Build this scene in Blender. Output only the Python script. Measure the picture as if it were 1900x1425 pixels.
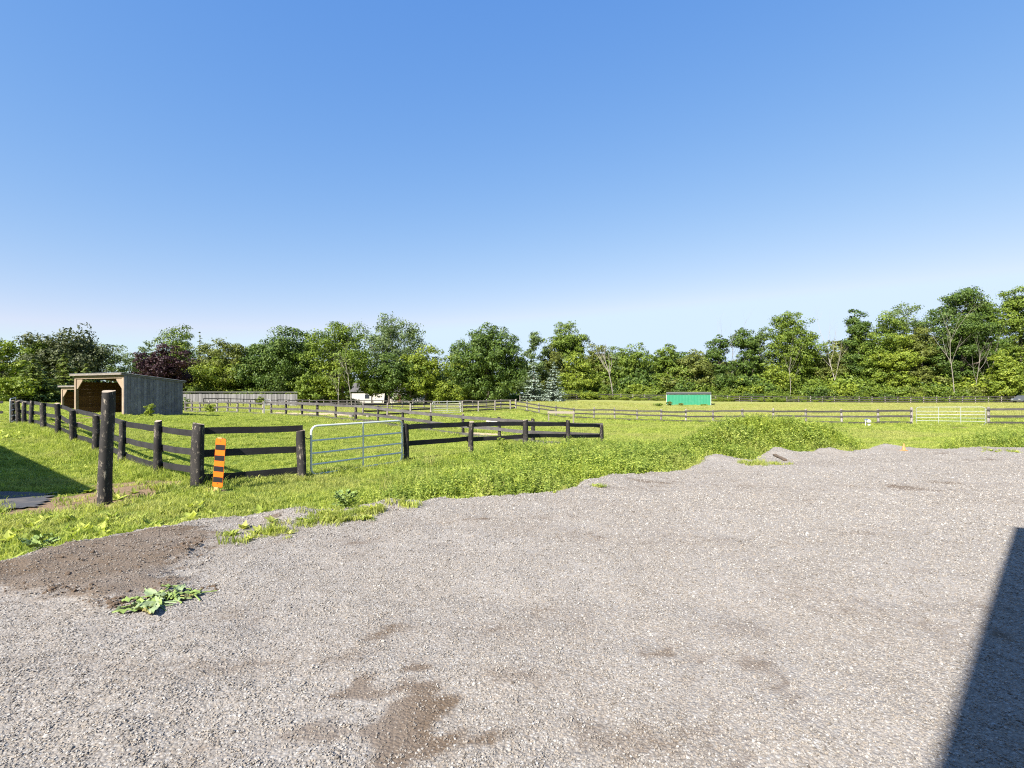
import bpy, math, random
import numpy as np
from mathutils import Vector, Matrix

for o in list(bpy.data.objects):
    bpy.data.objects.remove(o, do_unlink=True)
SC = bpy.context.scene
COL = SC.collection
R = math.radians

# ------------------------------------------------------------------ camera
F = 950.0                 # focal length in photo pixels (1900 wide)
EYE = 2.0
HOR = 735.0
cam_d = bpy.data.cameras.new('camera')
cam_d.sensor_width = 36.0
cam_d.lens = 18.0
cam_d.shift_y = (HOR - 712.5) / 1900.0
cam_d.clip_start = 0.05
cam_d.clip_end = 9000
cam = bpy.data.objects.new('camera', cam_d)
cam.location = (0, 0, EYE)
cam.rotation_euler = (R(90), 0, 0)
COL.objects.link(cam)
SC.camera = cam

# ------------------------------------------------------------------ sky, sun, exposure
SUN_AZ = R(36)            # degrees to the west of straight behind the camera
SUN_EL = R(38)
world = bpy.data.worlds.new('World')
SC.world = world
world.use_nodes = True
wn = world.node_tree
wn.nodes.clear()
wo = wn.nodes.new('ShaderNodeOutputWorld')
wb = wn.nodes.new('ShaderNodeBackground')
ws = wn.nodes.new('ShaderNodeTexSky')
ws.sky_type = 'NISHITA'
ws.sun_disc = False
ws.sun_elevation = SUN_EL
ws.sun_rotation = math.pi + SUN_AZ
ws.altitude = 200
ws.air_density = 1.0
ws.dust_density = 0.3
ws.ozone_density = 3.0
wb.inputs['Strength'].default_value = 0.085
# the camera's colour response to the blue sky, the same over the whole dome
sep = wn.nodes.new('ShaderNodeSeparateColor'); com = wn.nodes.new('ShaderNodeCombineColor')
wn.links.new(ws.outputs[0], sep.inputs[0])
for k_, (mid_, out_, pw_) in enumerate(((1.433, 1.20, 1.18), (2.416, 2.14, .72), (4.063, 3.80, .28))):
    m1 = wn.nodes.new('ShaderNodeMath'); m1.operation = 'DIVIDE'; m1.inputs[1].default_value = mid_
    m2 = wn.nodes.new('ShaderNodeMath'); m2.operation = 'POWER'; m2.inputs[1].default_value = pw_
    m3 = wn.nodes.new('ShaderNodeMath'); m3.operation = 'MULTIPLY'; m3.inputs[1].default_value = out_
    m0 = wn.nodes.new('ShaderNodeMath'); m0.operation = 'MINIMUM'; m0.inputs[1].default_value = 2.2
    wn.links.new(sep.outputs[k_], m1.inputs[0]); wn.links.new(m1.outputs[0], m0.inputs[0]); wn.links.new(m0.outputs[0], m2.inputs[0]); wn.links.new(m2.outputs[0], m3.inputs[0]); wn.links.new(m3.outputs[0], com.inputs[k_])
wn.links.new(com.outputs[0], wb.inputs['Color'])
wn.links.new(wb.outputs[0], wo.inputs['Surface'])

SDIR = Vector((-math.sin(SUN_AZ) * math.cos(SUN_EL), -math.cos(SUN_AZ) * math.cos(SUN_EL), math.sin(SUN_EL)))
sun_d = bpy.data.lights.new('sun', 'SUN')
sun_d.energy = 5.0
sun_d.angle = R(0.5)
sun_d.color = (1.0, 0.945, 0.87)
sun = bpy.data.objects.new('sun', sun_d)
sun.rotation_euler = SDIR.to_track_quat('Z', 'Y').to_euler()
sun.location = (-20, -30, 40)
COL.objects.link(sun)

SC.view_settings.view_transform = 'Standard'
SC.view_settings.look = 'None'
SC.view_settings.gamma = 1.0
SC.view_settings.use_curve_mapping = False
SC.view_settings.exposure = 1.45
SC.render.engine = 'CYCLES'
SC.cycles.use_denoising = False
SC.cycles.filter_width = 1.15
SC.cycles.max_bounces = 6
SC.cycles.diffuse_bounces = 3
SC.cycles.transmission_bounces = 4
SC.cycles.transparent_max_bounces = 4
SC.cycles.caustics_reflective = False
SC.cycles.caustics_refractive = False

rng = np.random.default_rng(7)
random.seed(7)

# ------------------------------------------------------------------ small numpy noise
_perm = np.random.default_rng(3).random((256, 256))
def vnoise(x, y, s=1.0, o=0.0):
    x = np.asarray(x, float) * s + o; y = np.asarray(y, float) * s + o * 1.7
    xi = np.floor(x).astype(int); yi = np.floor(y).astype(int)
    fx = x - xi; fy = y - yi
    fx = fx * fx * (3 - 2 * fx); fy = fy * fy * (3 - 2 * fy)
    a = _perm[xi & 255, yi & 255]; b = _perm[(xi + 1) & 255, yi & 255]
    c = _perm[xi & 255, (yi + 1) & 255]; d = _perm[(xi + 1) & 255, (yi + 1) & 255]
    return (a * (1 - fx) + b * fx) * (1 - fy) + (c * (1 - fx) + d * fx) * fy
def fbm(x, y, s=1.0, o=0.0, n=4):
    t = 0; a = 0.5
    x = np.asarray(x, float); y = np.asarray(y, float)
    for i in range(n):
        x, y = .8 * x - .6 * y, .6 * x + .8 * y
        t = t + a * vnoise(x, y, s, o + 13.1 * i); s *= 2.03; a *= 0.5
    return t
def sstep(a, b, v):
    t = np.clip((np.asarray(v, float) - a) / (b - a), 0, 1)
    return t * t * (3 - 2 * t)

# ------------------------------------------------------------------ photo -> place
def X(px, d):
    return (px - 950.0) / F * d
def P3(px, py, d):
    return (X(px, d), d, EYE - (py - HOR) * d / F)
def project(x, y, z):
    y = np.maximum(y, 0.01)
    return 950 + F * x / y, HOR + F * (EYE - z) / y

# line of the fences: A (and parallels) and B (and parallels)
UA = np.array([-0.771, 0.637]); UB = np.array([0.673, 0.739])
PA = np.array([X(365, 11), 11.0])             # the corner post
PC = np.array([3.93, 22.75])                  # far end of the front fence
PE = np.array([0.46, 61.8])                   # corner of the middle paddock
def on_line(p0, u, px):
    r = (px - 950.0) / F
    s = (r * p0[1] - p0[0]) / (u[0] - r * u[1])
    return p0 + u * s

# ------------------------------------------------------------------ terrain
ctrl = []
def cp(px, py, d): ctrl.append(P3(px, py, d))
A_POSTS = [(365, 903), (291, 886), (225, 863), (177, 842), (136.5, 824), (107, 809), (80, 801), (57.5, 794), (45.5, 790.5), (33.5, 788), (23, 785.5)]
for px, py in A_POSTS:
    p = on_line(PA, UA, px); cp(px, py, p[1])
B_POSTS = [(560, 888, 12.45), (753, 863, 15.4), (873, 849, 17.5), (974, 842, 18.9), (1053, 838, 20.5), (1117, 834, 22.75)]
for b in B_POSTS: cp(*b)
C_POSTS = [(988, 826), (926.5, 818), (859, 811), (800, 803), (748, 796), (701.6, 789), (660, 784), (623, 781), (589, 777.5), (560.5, 775), (530, 773), (504, 772)]
D_POSTS = [(489, 771), (463, 769.5), (441, 768.5), (422, 768), (403, 768), (388, 767.5), (371, 767), (355.6, 766.5), (343.7, 766)]
for px, py in C_POSTS + D_POSTS:
    p = on_line(PC, UA, px); cp(px, py, p[1])
E_POSTS = [(673.7, 773), (718.6, 772), (762, 771), (800, 769), (857.5, 767), (887.6, 765.5), (918.5, 764), (947, 762), (956.8, 760)]
for px, py in E_POSTS:
    p = on_line(PE, UB, px); cp(px, py, p[1])
G_POSTS = [(978, 764), (1000, 768.5), (1031.5, 774), (1065, 778), (1102, 778.5), (1140, 779.5), (1182.5, 781.5), (1227, 783), (1272.5, 784.5), (1323, 785), (1377.4, 785.5), (1435, 786), (1495.4, 786.5), (1561.5, 787), (1629.4, 788), (1691, 788.5), (1834, 790), (1925, 791)]
for px, py in G_POSTS:
    p = on_line(PE, -UA, px); cp(px, py, p[1])
for px in (552, 640, 740, 850):
    p = on_line(PE, UA, px); ctrl.append((p[0], p[1], 0.12))
for c in [(228, 771, 31), (128, 770, 32.7), (333, 772, 34.2), (195, 935, 9.3), (1236, 752, 92), (1333, 752, 90), (1100, 742, 106), (1240, 744, 106),
          (1600, 747, 106), (1850, 747, 102), (100, 747, 70), (400, 744, 105), (20, 747, 60), (1030, 744, 96)]:
    cp(*c)
ctrl += [(0, 0, .18), (5, 5, .16), (10, 10, .14), (-4, 4, .14), (15, 15, .1), (12, 17.5, .05), (20, 20, .1), (20, 8, .18), (-6, -6, .2), (8, -6, .2),
         (-20, 12, .35), (-14, 4, .2), (40, 40, .1), (60, 60, .35), (30, 20, .15), (60, 20, .3), (-40, 10, .6), (0, 130, 1.0), (-80, 110, 1.2), (90, 130, .8),
         (-130, 90, 1.4), (130, 90, .8), (0, 190, 1.0), (-180, 190, 1.2), (180, 190, 1.0), (0, -60, .3), (-70, -40, .5), (70, -40, .4), (9, 18.5, -.02), (5, 17, -.08)]
ctrl = np.array(ctrl)
def _tps(r2):
    return np.where(r2 > 1e-9, r2 * np.log(np.maximum(r2, 1e-9)), 0)
def _warp(x, y):          # compress distances so that near detail keeps its weight
    r = np.hypot(x, y) + 1e-6
    k = np.log1p(r / 12.0) * 12.0 / r
    return x * k, y * k
_cx, _cy = _warp(ctrl[:, 0], ctrl[:, 1])
_n = len(ctrl)
_K = _tps((_cx[:, None] - _cx[None]) ** 2 + (_cy[:, None] - _cy[None]) ** 2) + np.eye(_n) * 0.6
_Pm = np.stack([np.ones(_n), _cx, _cy], 1)
_M = np.block([[_K, _Pm], [_Pm.T, np.zeros((3, 3))]])
_sol = np.linalg.solve(_M, np.concatenate([ctrl[:, 2], np.zeros(3)]))
MOUND = [(8.95, 18.7, 1.65, 1.25, 1.02), (7.0, 17.2, .9, .8, .50), (11.2, 18.4, 1.0, .9, .34)]
def gz(x, y):
    x = np.atleast_1d(np.asarray(x, float)); y = np.atleast_1d(np.asarray(y, float))
    shp = x.shape; x = x.ravel(); y = y.ravel()
    wx, wy = _warp(x, y)
    out = np.empty(len(x))
    for i in range(0, len(x), 20000):
        sl = slice(i, i + 20000)
        k = _tps((wx[sl, None] - _cx[None]) ** 2 + (wy[sl, None] - _cy[None]) ** 2)
        out[sl] = k @ _sol[:_n] + _sol[_n] + wx[sl] * _sol[_n + 1] + wy[sl] * _sol[_n + 2]
    r = np.hypot(x, y)
    w = sstep(150, 260, r)
    out = out * (1 - w) + 1.0 * w
    for mx, my, sx, sy, h in MOUND:
        out += h * np.exp(-((x - mx) / sx) ** 2 - ((y - my) / sy) ** 2)
    out += (fbm(x, y, .6, 5.0) - .47) * .10 * (1 - sstep(60, 110, r))
    return out.reshape(shp)
def gz1(x, y): return float(gz([x], [y])[0])

# ------------------------------------------------------------------ gravel lot outline (photo pixels -> ground)
EDGE = [(-260, 1120), (-120, 1070), (0, 1043), (110, 1015), (250, 985), (370, 962), (480, 955), (560, 950), (640, 950), (700, 938), (790, 932), (880, 922), (940, 921), (1016, 910),
        (1054, 902), (1092, 889), (1129, 883), (1182, 880), (1243, 877), (1272, 865), (1300, 850), (1346, 849), (1384, 855), (1437, 838), (1492, 839), (1528, 834),
        (1560, 838), (1592, 834), (1644, 830), (1672, 834), (1730, 835), (1764, 835), (1815, 831), (1900, 831), (2060, 829), (2300, 826)]
EP = []
for px, py in EDGE:
    d = F * 1.70 / (py - HOR)
    EP.append((X(px, d), d))
EP += [(34, 12), (34, -9), (-9, -9), (-9, 1.5)]
EP = np.array(EP)
def poly_sd(x, y, poly=EP):
    """signed distance, positive inside"""
    x = np.asarray(x, float); y = np.asarray(y, float)
    dmin = np.full(x.shape, 1e9); inside = np.zeros(x.shape, bool)
    n = len(poly)
    for i in range(n):
        ax, ay = poly[i]; bx, by = poly[(i + 1) % n]
        dx, dy = bx - ax, by - ay
        t = np.clip(((x - ax) * dx + (y - ay) * dy) / (dx * dx + dy * dy), 0, 1)
        dmin = np.minimum(dmin, np.hypot(x - ax - t * dx, y - ay - t * dy))
        c = ((ay > y) != (by > y)) & (x < (bx - ax) * (y - ay) / (by - ay + 1e-12) + ax)
        inside ^= c
    return np.where(inside, dmin, -dmin)
def gravel_sd(x, y):
    return poly_sd(x, y) + (fbm(x, y, 1.7, 3.0) - .47) * .55 + (fbm(x, y, 6.0, 9.0) - .47) * .34
def at_ground(px, py, h=1.65):
    d = F * h / (py - HOR); return X(px, d), d
GBUMP = []
for px, py, s, h in [(1322, 852, .45, .11), (1437, 840, .5, .15), (1528, 836, .45, .10), (1644, 831, .55, .10), (1130, 887, .8, .06), (1815, 833, .9, .06), (1370, 868, .5, -.10), (1565, 842, .4, -.08),
                     (560, 955, .5, .07), (720, 940, .45, .08)]:
    gx, gy = at_ground(px, py); GBUMP.append((gx, gy, s, h))
def soil_amount(x, y):
    """the heap of brown soil spread over the gravel by the verge"""
    pts = [(-60, 1065), (0, 1040), (110, 1014), (250, 985), (365, 968), (378, 1000), (330, 1040), (345, 1068), (270, 1100), (215, 1122), (120, 1100), (60, 1095), (-60, 1105)]
    poly = np.array([at_ground(*p, h=1.62) for p in pts])
    return sstep(-.22, .30, poly_sd(x, y, poly) + (fbm(x, y, 3.0, 21.) - .47) * .9 + (fbm(x, y, 15., 22.) - .47) * .7)
def gravel_z(x, y):
    t = gz(x, y)
    sd = gravel_sd(x, y)
    top = 0.35 + (fbm(x, y, .35, 31.) - .47) * .10 + (fbm(x, y, 2.2, 41.) - .47) * .05 + (fbm(x, y, 8., 43.) - .47) * .022
    for bx, by, s, h in GBUMP:
        top = top + h * np.exp(-((x - bx) ** 2 + (y - by) ** 2) / (s * s))
    top = top + soil_amount(x, y) * (.045 * fbm(x, y, 3.5, 51.) + .035 * fbm(x, y, 14., 151.))
    # a low lip where the gravel was pushed up against the grass
    top = top + .025 * np.exp(-((sd - .45) / .35) ** 2)
    w = sstep(-.42, .40, sd)
    return (t - .12) * (1 - w) + np.maximum(top, t + .03) * w
STAINS = [(760, 1330, .26, .5, 1.0), (690, 1290, .2, .2, .9), (820, 1390, .22, .2, .8), (1250, 1212, .38, .16, .75), (1400, 1240, .2, .35, .7), (755, 1165, .25, .16, .8), (700, 1190, .2, .12, .7), (910, 1165, .25, .10, .7),
          (650, 1225, .3, .2, .6), (1060, 1130, .5, .2, .5), (1370, 1165, .3, .2, .45), (600, 1365, .3, .12, .75), (1180, 1370, .5, .25, .55), (1000, 1260, .4, .2, .5),
          (1330, 1165, .3, .3, .4), (1700, 910, .5, .12, .7), (1555, 903, .45, .1, .8), (1690, 875, 1.2, .12, .5), (1790, 880, 1.2, .12, .45), (1740, 1060, .6, .16, .5), (1620, 990, .7, .15, .4),
          (512, 966, .18, .06, .9), (665, 1024, .12, .05, .9), (1210, 900, .4, .1, .6), (1380, 945, .5, .1, .4), (450, 1150, .4, .25, .45), (360, 1145, .2, .1, .5), (300, 1250, .5, .15, .4), (380, 1240, .3, .12, .5), (1060, 1000, .9, .12, .3), (1520, 1100, .6, .2, .4), (940, 1030, .8, .1, .3)]
STW = [(*at_ground(px, py), rx, ry, s) for px, py, rx, ry, s in STAINS]
def stain_amount(x, y):
    x = np.asarray(x, float); y = np.asarray(y, float)
    n = (fbm(x, y, 3.2, 61.) - .47) * 2.2 + (fbm(x, y, 11., 71.) - .47) * 2.4 + (vnoise(x, y, 38., 72.) - .5) * .9
    t = np.zeros(x.shape)
    for sx, sy, rx, ry, s in STW:
        q = np.hypot((x - sx) / rx, (y - sy) / ry)
        t = np.maximum(t, (s if s >= .9 else s * .72) * sstep(1.25, .1, q * 1.2 + n))
    streak = sstep(.50, .66, fbm(x * .35, y * 1.1, 1.3, 81.)) * .30 + sstep(.52, .66, fbm(x, y, 1.6, 91.)) * .32 * sstep(.4, .6, fbm(x, y, .5, 191.))
    return np.clip(np.maximum(t, streak * (0.65 + .8 * n)), 0, 1)

# ------------------------------------------------------------------ materials
MATS = {}
class NT:
    def __init__(s, name):
        s.m = bpy.data.materials.new(name); s.m.use_nodes = True
        s.t = s.m.node_tree; s.t.nodes.clear()
        s.out = s.t.nodes.new('ShaderNodeOutputMaterial')
    def n(s, typ, **kw):
        nd = s.t.nodes.new('ShaderNode' + typ)
        for k, v in kw.items():
            if k.startswith('i_'):
                nd.inputs[k[2:].replace('_', ' ')].default_value = v
            else: setattr(nd, k, v)
        return nd
    def l(s, a, b): s.t.links.new(a, b)
    def pos(s): return s.n('NewGeometry').outputs['Position']
    def obj(s): return s.n('TexCoord').outputs['Object']
    def noise(s, vec, scale, detail=3, rough=.55):
        nd = s.n('TexNoise'); nd.inputs['Scale'].default_value = scale
        nd.inputs['Detail'].default_value = detail; nd.inputs['Roughness'].default_value = rough
        s.l(vec, nd.inputs['Vector']); return nd.outputs['Fac']
    def ramp(s, fac, stops, mode='LINEAR'):
        nd = s.n('ValToRGB'); nd.color_ramp.interpolation = mode
        e = nd.color_ramp.elements
        while len(e) < len(stops): e.new(.5)
        for i, (p, c) in enumerate(stops):
            e[i].position = p
            e[i].color = (c, c, c, 1) if isinstance(c, (int, float)) else (*c, 1)
        s.l(fac, nd.inputs[0]); return nd.outputs[0]
    def mix(s, fac, a, b, mode='MIX'):
        nd = s.n('Mix', data_type='RGBA', blend_type=mode)
        for v, k in ((fac, 0), (a, 6), (b, 7)):
            if isinstance(v, (int, float)): nd.inputs[k].default_value = v
            elif isinstance(v, tuple): nd.inputs[k].default_value = (*v, 1)
            else: s.l(v, nd.inputs[k])
        return nd.outputs[2]
    def math(s, op, a, b=None):
        nd = s.n('Math', operation=op)
        for v, k in ((a, 0), (b, 1)):
            if v is None: continue
            if isinstance(v, (int, float)): nd.inputs[k].default_value = v
            else: s.l(v, nd.inputs[k])
        return nd.outputs[0]
    def stretch(s, vec, sc):
        nd = s.n('Mapping'); nd.inputs['Scale'].default_value = sc
        s.l(vec, nd.inputs['Vector']); return nd.outputs[0]
    def bump(s, h, strength=.5, dist=.01):
        nd = s.n('Bump'); nd.inputs['Strength'].default_value = strength; nd.inputs['Distance'].default_value = dist
        s.l(h, nd.inputs['Height']); return nd.outputs[0]
    def bsdf(s, col, rough=.8, metal=0, normal=None, spec=.3):
        nd = s.n('BsdfPrincipled')
        if isinstance(col, tuple): nd.inputs['Base Color'].default_value = (*col, 1)
        else: s.l(col, nd.inputs['Base Color'])
        if isinstance(rough, (int, float)): nd.inputs['Roughness'].default_value = rough
        else: s.l(rough, nd.inputs['Roughness'])
        nd.inputs['Metallic'].default_value = metal
        nd.inputs['Specular IOR Level'].default_value = spec
        if normal is not None: s.l(normal, nd.inputs['Normal'])
        s.l(nd.outputs[0], s.out.inputs['Surface']); return nd
    def attr(s, name, typ='GEOMETRY'):
        nd = s.n('Attribute', attribute_name=name, attribute_type=typ); return nd.outputs['Fac']

def leaf_mat(name, c1, c2, c3, trans=.22, inst=False, rough=.55):
    """c1..c3 the colours leaves of this kind have; they vary from leaf to leaf"""
    t = NT(name)
    g = t.n('NewGeometry')
    if inst:
        r = t.math('ADD', t.math('MULTIPLY', t.n('ObjectInfo').outputs['Random'], .55), t.math('MULTIPLY', g.outputs['Random Per Island'], .45))
    else:
        r = t.math('ADD', t.math('MULTIPLY', t.noise(t.pos(), .45, 2), .6), t.math('MULTIPLY', g.outputs['Random Per Island'], .5))
        r = t.math('SUBTRACT', r, .06)
    col = t.ramp(r, [(.12, c1), (.5, c2), (.92, c3)])
    if inst:
        dry = t.attr('dry', 'INSTANCER')
        col = t.mix(dry, col, (.40, .38, .14))
    p = t.bsdf(col, rough, spec=.25)
    tr = t.n('BsdfTranslucent'); t.l(t.mix(1.0, col, (1.2, 1.25, .75), 'MULTIPLY'), tr.inputs['Color'])
    mx = t.n('MixShader'); mx.inputs[0].default_value = trans
    t.l(p.outputs[0], mx.inputs[1]); t.l(tr.outputs[0], mx.inputs[2]); t.l(mx.outputs[0], t.out.inputs['Surface'])
    return t.m

def wood_dark(name, base, pale, pale_lo, pale_hi, grey=None, grain=(2, 2, 14), rough=.75):
    """stained timber with flecks where the stain has come off"""
    t = NT(name); o = t.obj()
    rnd = t.n('ObjectInfo').outputs['Random']
    sh = t.n('VectorMath', operation='ADD'); t.l(o, sh.inputs[0])
    cv = t.n('CombineXYZ'); t.l(t.math('MULTIPLY', rnd, 37.), cv.inputs[0]); t.l(t.math('MULTIPLY', rnd, 19.), cv.inputs[2]); t.l(cv.outputs[0], sh.inputs[1])
    v = sh.outputs[0]
    gr = t.noise(t.stretch(v, grain), 3.0, 5, .65)
    big = t.noise(v, 2.6, 3)
    fl = t.noise(t.stretch(v, tuple(.6 * g for g in grain)), 11.0, 5, .75)
    c = t.mix(gr, tuple(b * .55 for b in base), tuple(min(1, b * 1.6) for b in base))
    if grey: c = t.mix(t.ramp(big, [(.35, 0.), (.7, .75)]), c, grey)
    f = t.ramp(t.math('ADD', t.math('MULTIPLY', fl, .75), t.math('MULTIPLY', big, .25)), [(pale_lo, 0.), (pale_hi, 1.)])
    c = t.mix(f, c, pale)
    c = t.mix(1.0, c, t.ramp(rnd, [(0., .72), (1., 1.22)]), 'MULTIPLY')
    t.bsdf(c, rough, normal=t.bump(t.math('ADD', gr, t.math('MULTIPLY', f, -.4)), .55, .008), spec=.25)
    return t.m

def metal(name, col, rough=.45, met=.6, var=.15):
    t = NT(name); o = t.obj()
    n = t.noise(o, 9, 4)
    c = t.mix(n, tuple(k * (1 - var) for k in col), tuple(min(1, k * (1 + var)) for k in col))
    t.bsdf(c, t.ramp(n, [(.3, rough * .8), (.7, min(1, rough * 1.3))]), met, t.bump(n, .08, .003), .5)
    return t.m

def plain(name, col, rough=.7, var=.12, scale=8, bump=.15, stretch=None):
    t = NT(name); o = t.obj()
    if stretch: o = t.stretch(o, stretch)
    n = t.noise(o, scale, 4, .6); n2 = t.noise(o, scale * .23, 2)
    c = t.mix(n, tuple(k * (1 - var) for k in col), tuple(min(1, k * (1 + var)) for k in col))
    c = t.mix(t.math('MULTIPLY', n2, .4), c, tuple(k * .75 for k in col))
    t.bsdf(c, rough, 0, t.bump(n, bump, .006), .3)
    return t.m

# ------------------------------------------------------------------ mesh helpers
def mesh_from(name, V, Fc, mat=None, smooth=False):
    me = bpy.data.meshes.new(name)
    V = np.asarray(V, np.float32)
    if isinstance(Fc, np.ndarray):
        k = Fc.shape[1]; nf = len(Fc)
        me.vertices.add(len(V)); me.vertices.foreach_set('co', V.ravel())
        me.loops.add(nf * k); me.loops.foreach_set('vertex_index', Fc.astype(np.int32).ravel())
        me.polygons.add(nf)
        me.polygons.foreach_set('loop_start', np.arange(0, nf * k, k, dtype=np.int32))
        me.polygons.foreach_set('loop_total', np.full(nf, k, np.int32))
        me.update(calc_edges=True)
    else:
        me.from_pydata([tuple(map(float, v)) for v in V], [], [tuple(f) for f in Fc]); me.update()
    if smooth: me.polygons.foreach_set('use_smooth', np.ones(len(me.polygons), bool))
    if mat: me.materials.append(mat)
    return me
def link(name, me, parent=None, loc=None, rot=None, scale=None):
    o = bpy.data.objects.new(name, me); COL.objects.link(o)
    if loc is not None: o.location = loc
    if rot is not None: o.rotation_euler = rot
    if scale is not None: o.scale = scale if hasattr(scale, '__len__') else (scale,) * 3
    if parent: o.parent = parent
    return o
def empty(name, loc=(0, 0, 0), rz=0.):
    o = bpy.data.objects.new(name, None); COL.objects.link(o)
    o.location = loc; o.rotation_euler = (0, 0, rz); o.empty_display_size = .2
    return o
def tag(o, label=None, cat=None, group=None, kind=None):
    if label: o['label'] = label
    if cat: o['category'] = cat
    if group: o['group'] = group
    if kind: o['kind'] = kind
    return o
class MB:
    def __init__(s): s.V = []; s.F = []
    def add(s, V, Fc):
        b = len(s.V); s.V += [tuple(v) for v in V]; s.F += [tuple(i + b for i in f) for f in Fc]; return s
    def box(s, c, d, rz=0., M=None, bev=0.):
        x, y, z = d[0] / 2, d[1] / 2, d[2] / 2
        if bev <= 0:
            vs = [(-x, -y, -z), (x, -y, -z), (x, y, -z), (-x, y, -z), (-x, -y, z), (x, -y, z), (x, y, z), (-x, y, z)]
            fs = [(3, 2, 1, 0), (4, 5, 6, 7), (0, 1, 5, 4), (1, 2, 6, 5), (2, 3, 7, 6), (3, 0, 4, 7)]
        else:
            b = min(bev, x * .9, y * .9, z * .9); vs = []; 
            for zz in (-z, -z + b, z - b, z):
                k = b if abs(zz) == z else 0.
                for sx, sy in ((-1, -1), (1, -1), (1, 1), (-1, 1)):
                    vs.append((sx * (x - k), sy * (y - k), zz))
            fs = [(3, 2, 1, 0), (12, 13, 14, 15)]
            for r in range(3):
                for i in range(4):
                    j = (i + 1) % 4; fs.append((r * 4 + i, r * 4 + j, r * 4 + 4 + j, r * 4 + 4 + i))
        m = Matrix.Translation(c) @ Matrix.Rotation(rz, 4, 'Z')
        if M is not None: m = Matrix.Translation(c) @ M
        return s.add([m @ Vector(v) for v in vs], fs)
    def tube(s, pts, rad, n=8, cap=True):
        pts = [Vector(p) for p in pts]; k = len(pts)
        rad = rad if hasattr(rad, '__len__') else [rad] * k
        up = Vector((0, 0, 1)); vs = []; prev = None
        for i, p in enumerate(pts):
            t = (pts[min(i + 1, k - 1)] - pts[max(i - 1, 0)])
            t = t.normalized() if t.length > 1e-9 else Vector((0, 0, 1))
            if prev is None:
                a = t.cross(up if abs(t.z) < .95 else Vector((1, 0, 0))).normalized()
            else:
                a = (prev - t * prev.dot(t)); a = a.normalized() if a.length > 1e-6 else t.orthogonal().normalized()
            prev = a; b = t.cross(a)
            for j in range(n):
                q = 2 * math.pi * j / n
                vs.append(p + (a * math.cos(q) + b * math.sin(q)) * rad[i])
        fs = []
        for i in range(k - 1):
            for j in range(n):
                j2 = (j + 1) % n
                fs.append((i * n + j, i * n + j2, (i + 1) * n + j2, (i + 1) * n + j))
        if cap:
            fs.append(tuple(range(n - 1, -1, -1))); fs.append(tuple(range((k - 1) * n, k * n)))
        return s.add(vs, fs)
    def prism(s, poly, z0, z1, M=None):
        n = len(poly)
        vs = [Vector((x, y, z0)) for x, y in poly] + [Vector((x, y, z1)) for x, y in poly]
        if M is not None: vs = [M @ v for v in vs]
        fs = [tuple(range(n - 1, -1, -1)), tuple(range(n, 2 * n))] + [(i, (i + 1) % n, n + (i + 1) % n, n + i) for i in range(n)]
        return s.add(vs, fs)
    def build(s, name, mat, parent=None, smooth=False, loc=None, rot=None):
        me = mesh_from(name, s.V, s.F, mat)
        if smooth:
            me.polygons.foreach_set('use_smooth', np.ones(len(me.polygons), bool))
            try: me.set_sharp_from_angle(angle=R(40))
            except Exception: pass
        return link(name, me, parent, loc, rot)

# ------------------------------------------------------------------ ground
def ground_material():
    t = NT('grass_ground'); p = t.pos()
    n1 = t.noise(p, .35, 4); n2 = t.noise(p, 3.2, 5, .7); n3 = t.noise(p, 24., 4, .7)
    green = t.ramp(n2, [(.28, (.10, .15, .020)), (.5, (.20, .26, .036)), (.75, (.32, .36, .06))])
    green = t.mix(t.ramp(n1, [(.35, 0.), (.65, .7)]), green, (.26, .30, .048))
    green = t.mix(t.math('MULTIPLY', t.attr('near_dark'), .62), green, (.055, .085, .016))  # ground colour darkened near the camera, for contrast with the grass tufts
    dry = t.ramp(n2, [(.3, (.225, .24, .06)), (.55, (.31, .305, .10)), (.8, (.38, .35, .15))])
    sand = t.ramp(n3, [(.3, (.36, .27, .165)), (.7, (.50, .40, .27))])
    soil = t.ramp(n3, [(.3, (.13, .085, .05)), (.7, (.27, .19, .12))])
    c = t.mix(t.ramp(t.math('ADD', t.attr('dry'), t.math('MULTIPLY', t.math('SUBTRACT', n1, .5), .5)), [(.1, 0.), (.9, 1.)]), green, dry)
    c = t.mix(t.math('MULTIPLY', t.ramp(n3, [(.3, 0.), (.6, 1.)]), .22), c, (.05, .08, .012))
    c = t.mix(t.ramp(t.math('ADD', t.attr('sand'), t.math('MULTIPLY', t.math('SUBTRACT', n2, .5), .9)), [(.3, 0.), (.6, 1.)]), c, sand)
    c = t.mix(t.ramp(t.math('ADD', t.attr('soil'), t.math('MULTIPLY', t.math('SUBTRACT', n2, .5), .8)), [(.35, 0.), (.6, 1.)]), c, soil)
    h = t.math('ADD', t.math('MULTIPLY', n3, .6), n2)
    t.bsdf(c, .95, normal=t.bump(h, .6, .05), spec=.1)
    return t.m
M_GROUND = ground_material()

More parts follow.
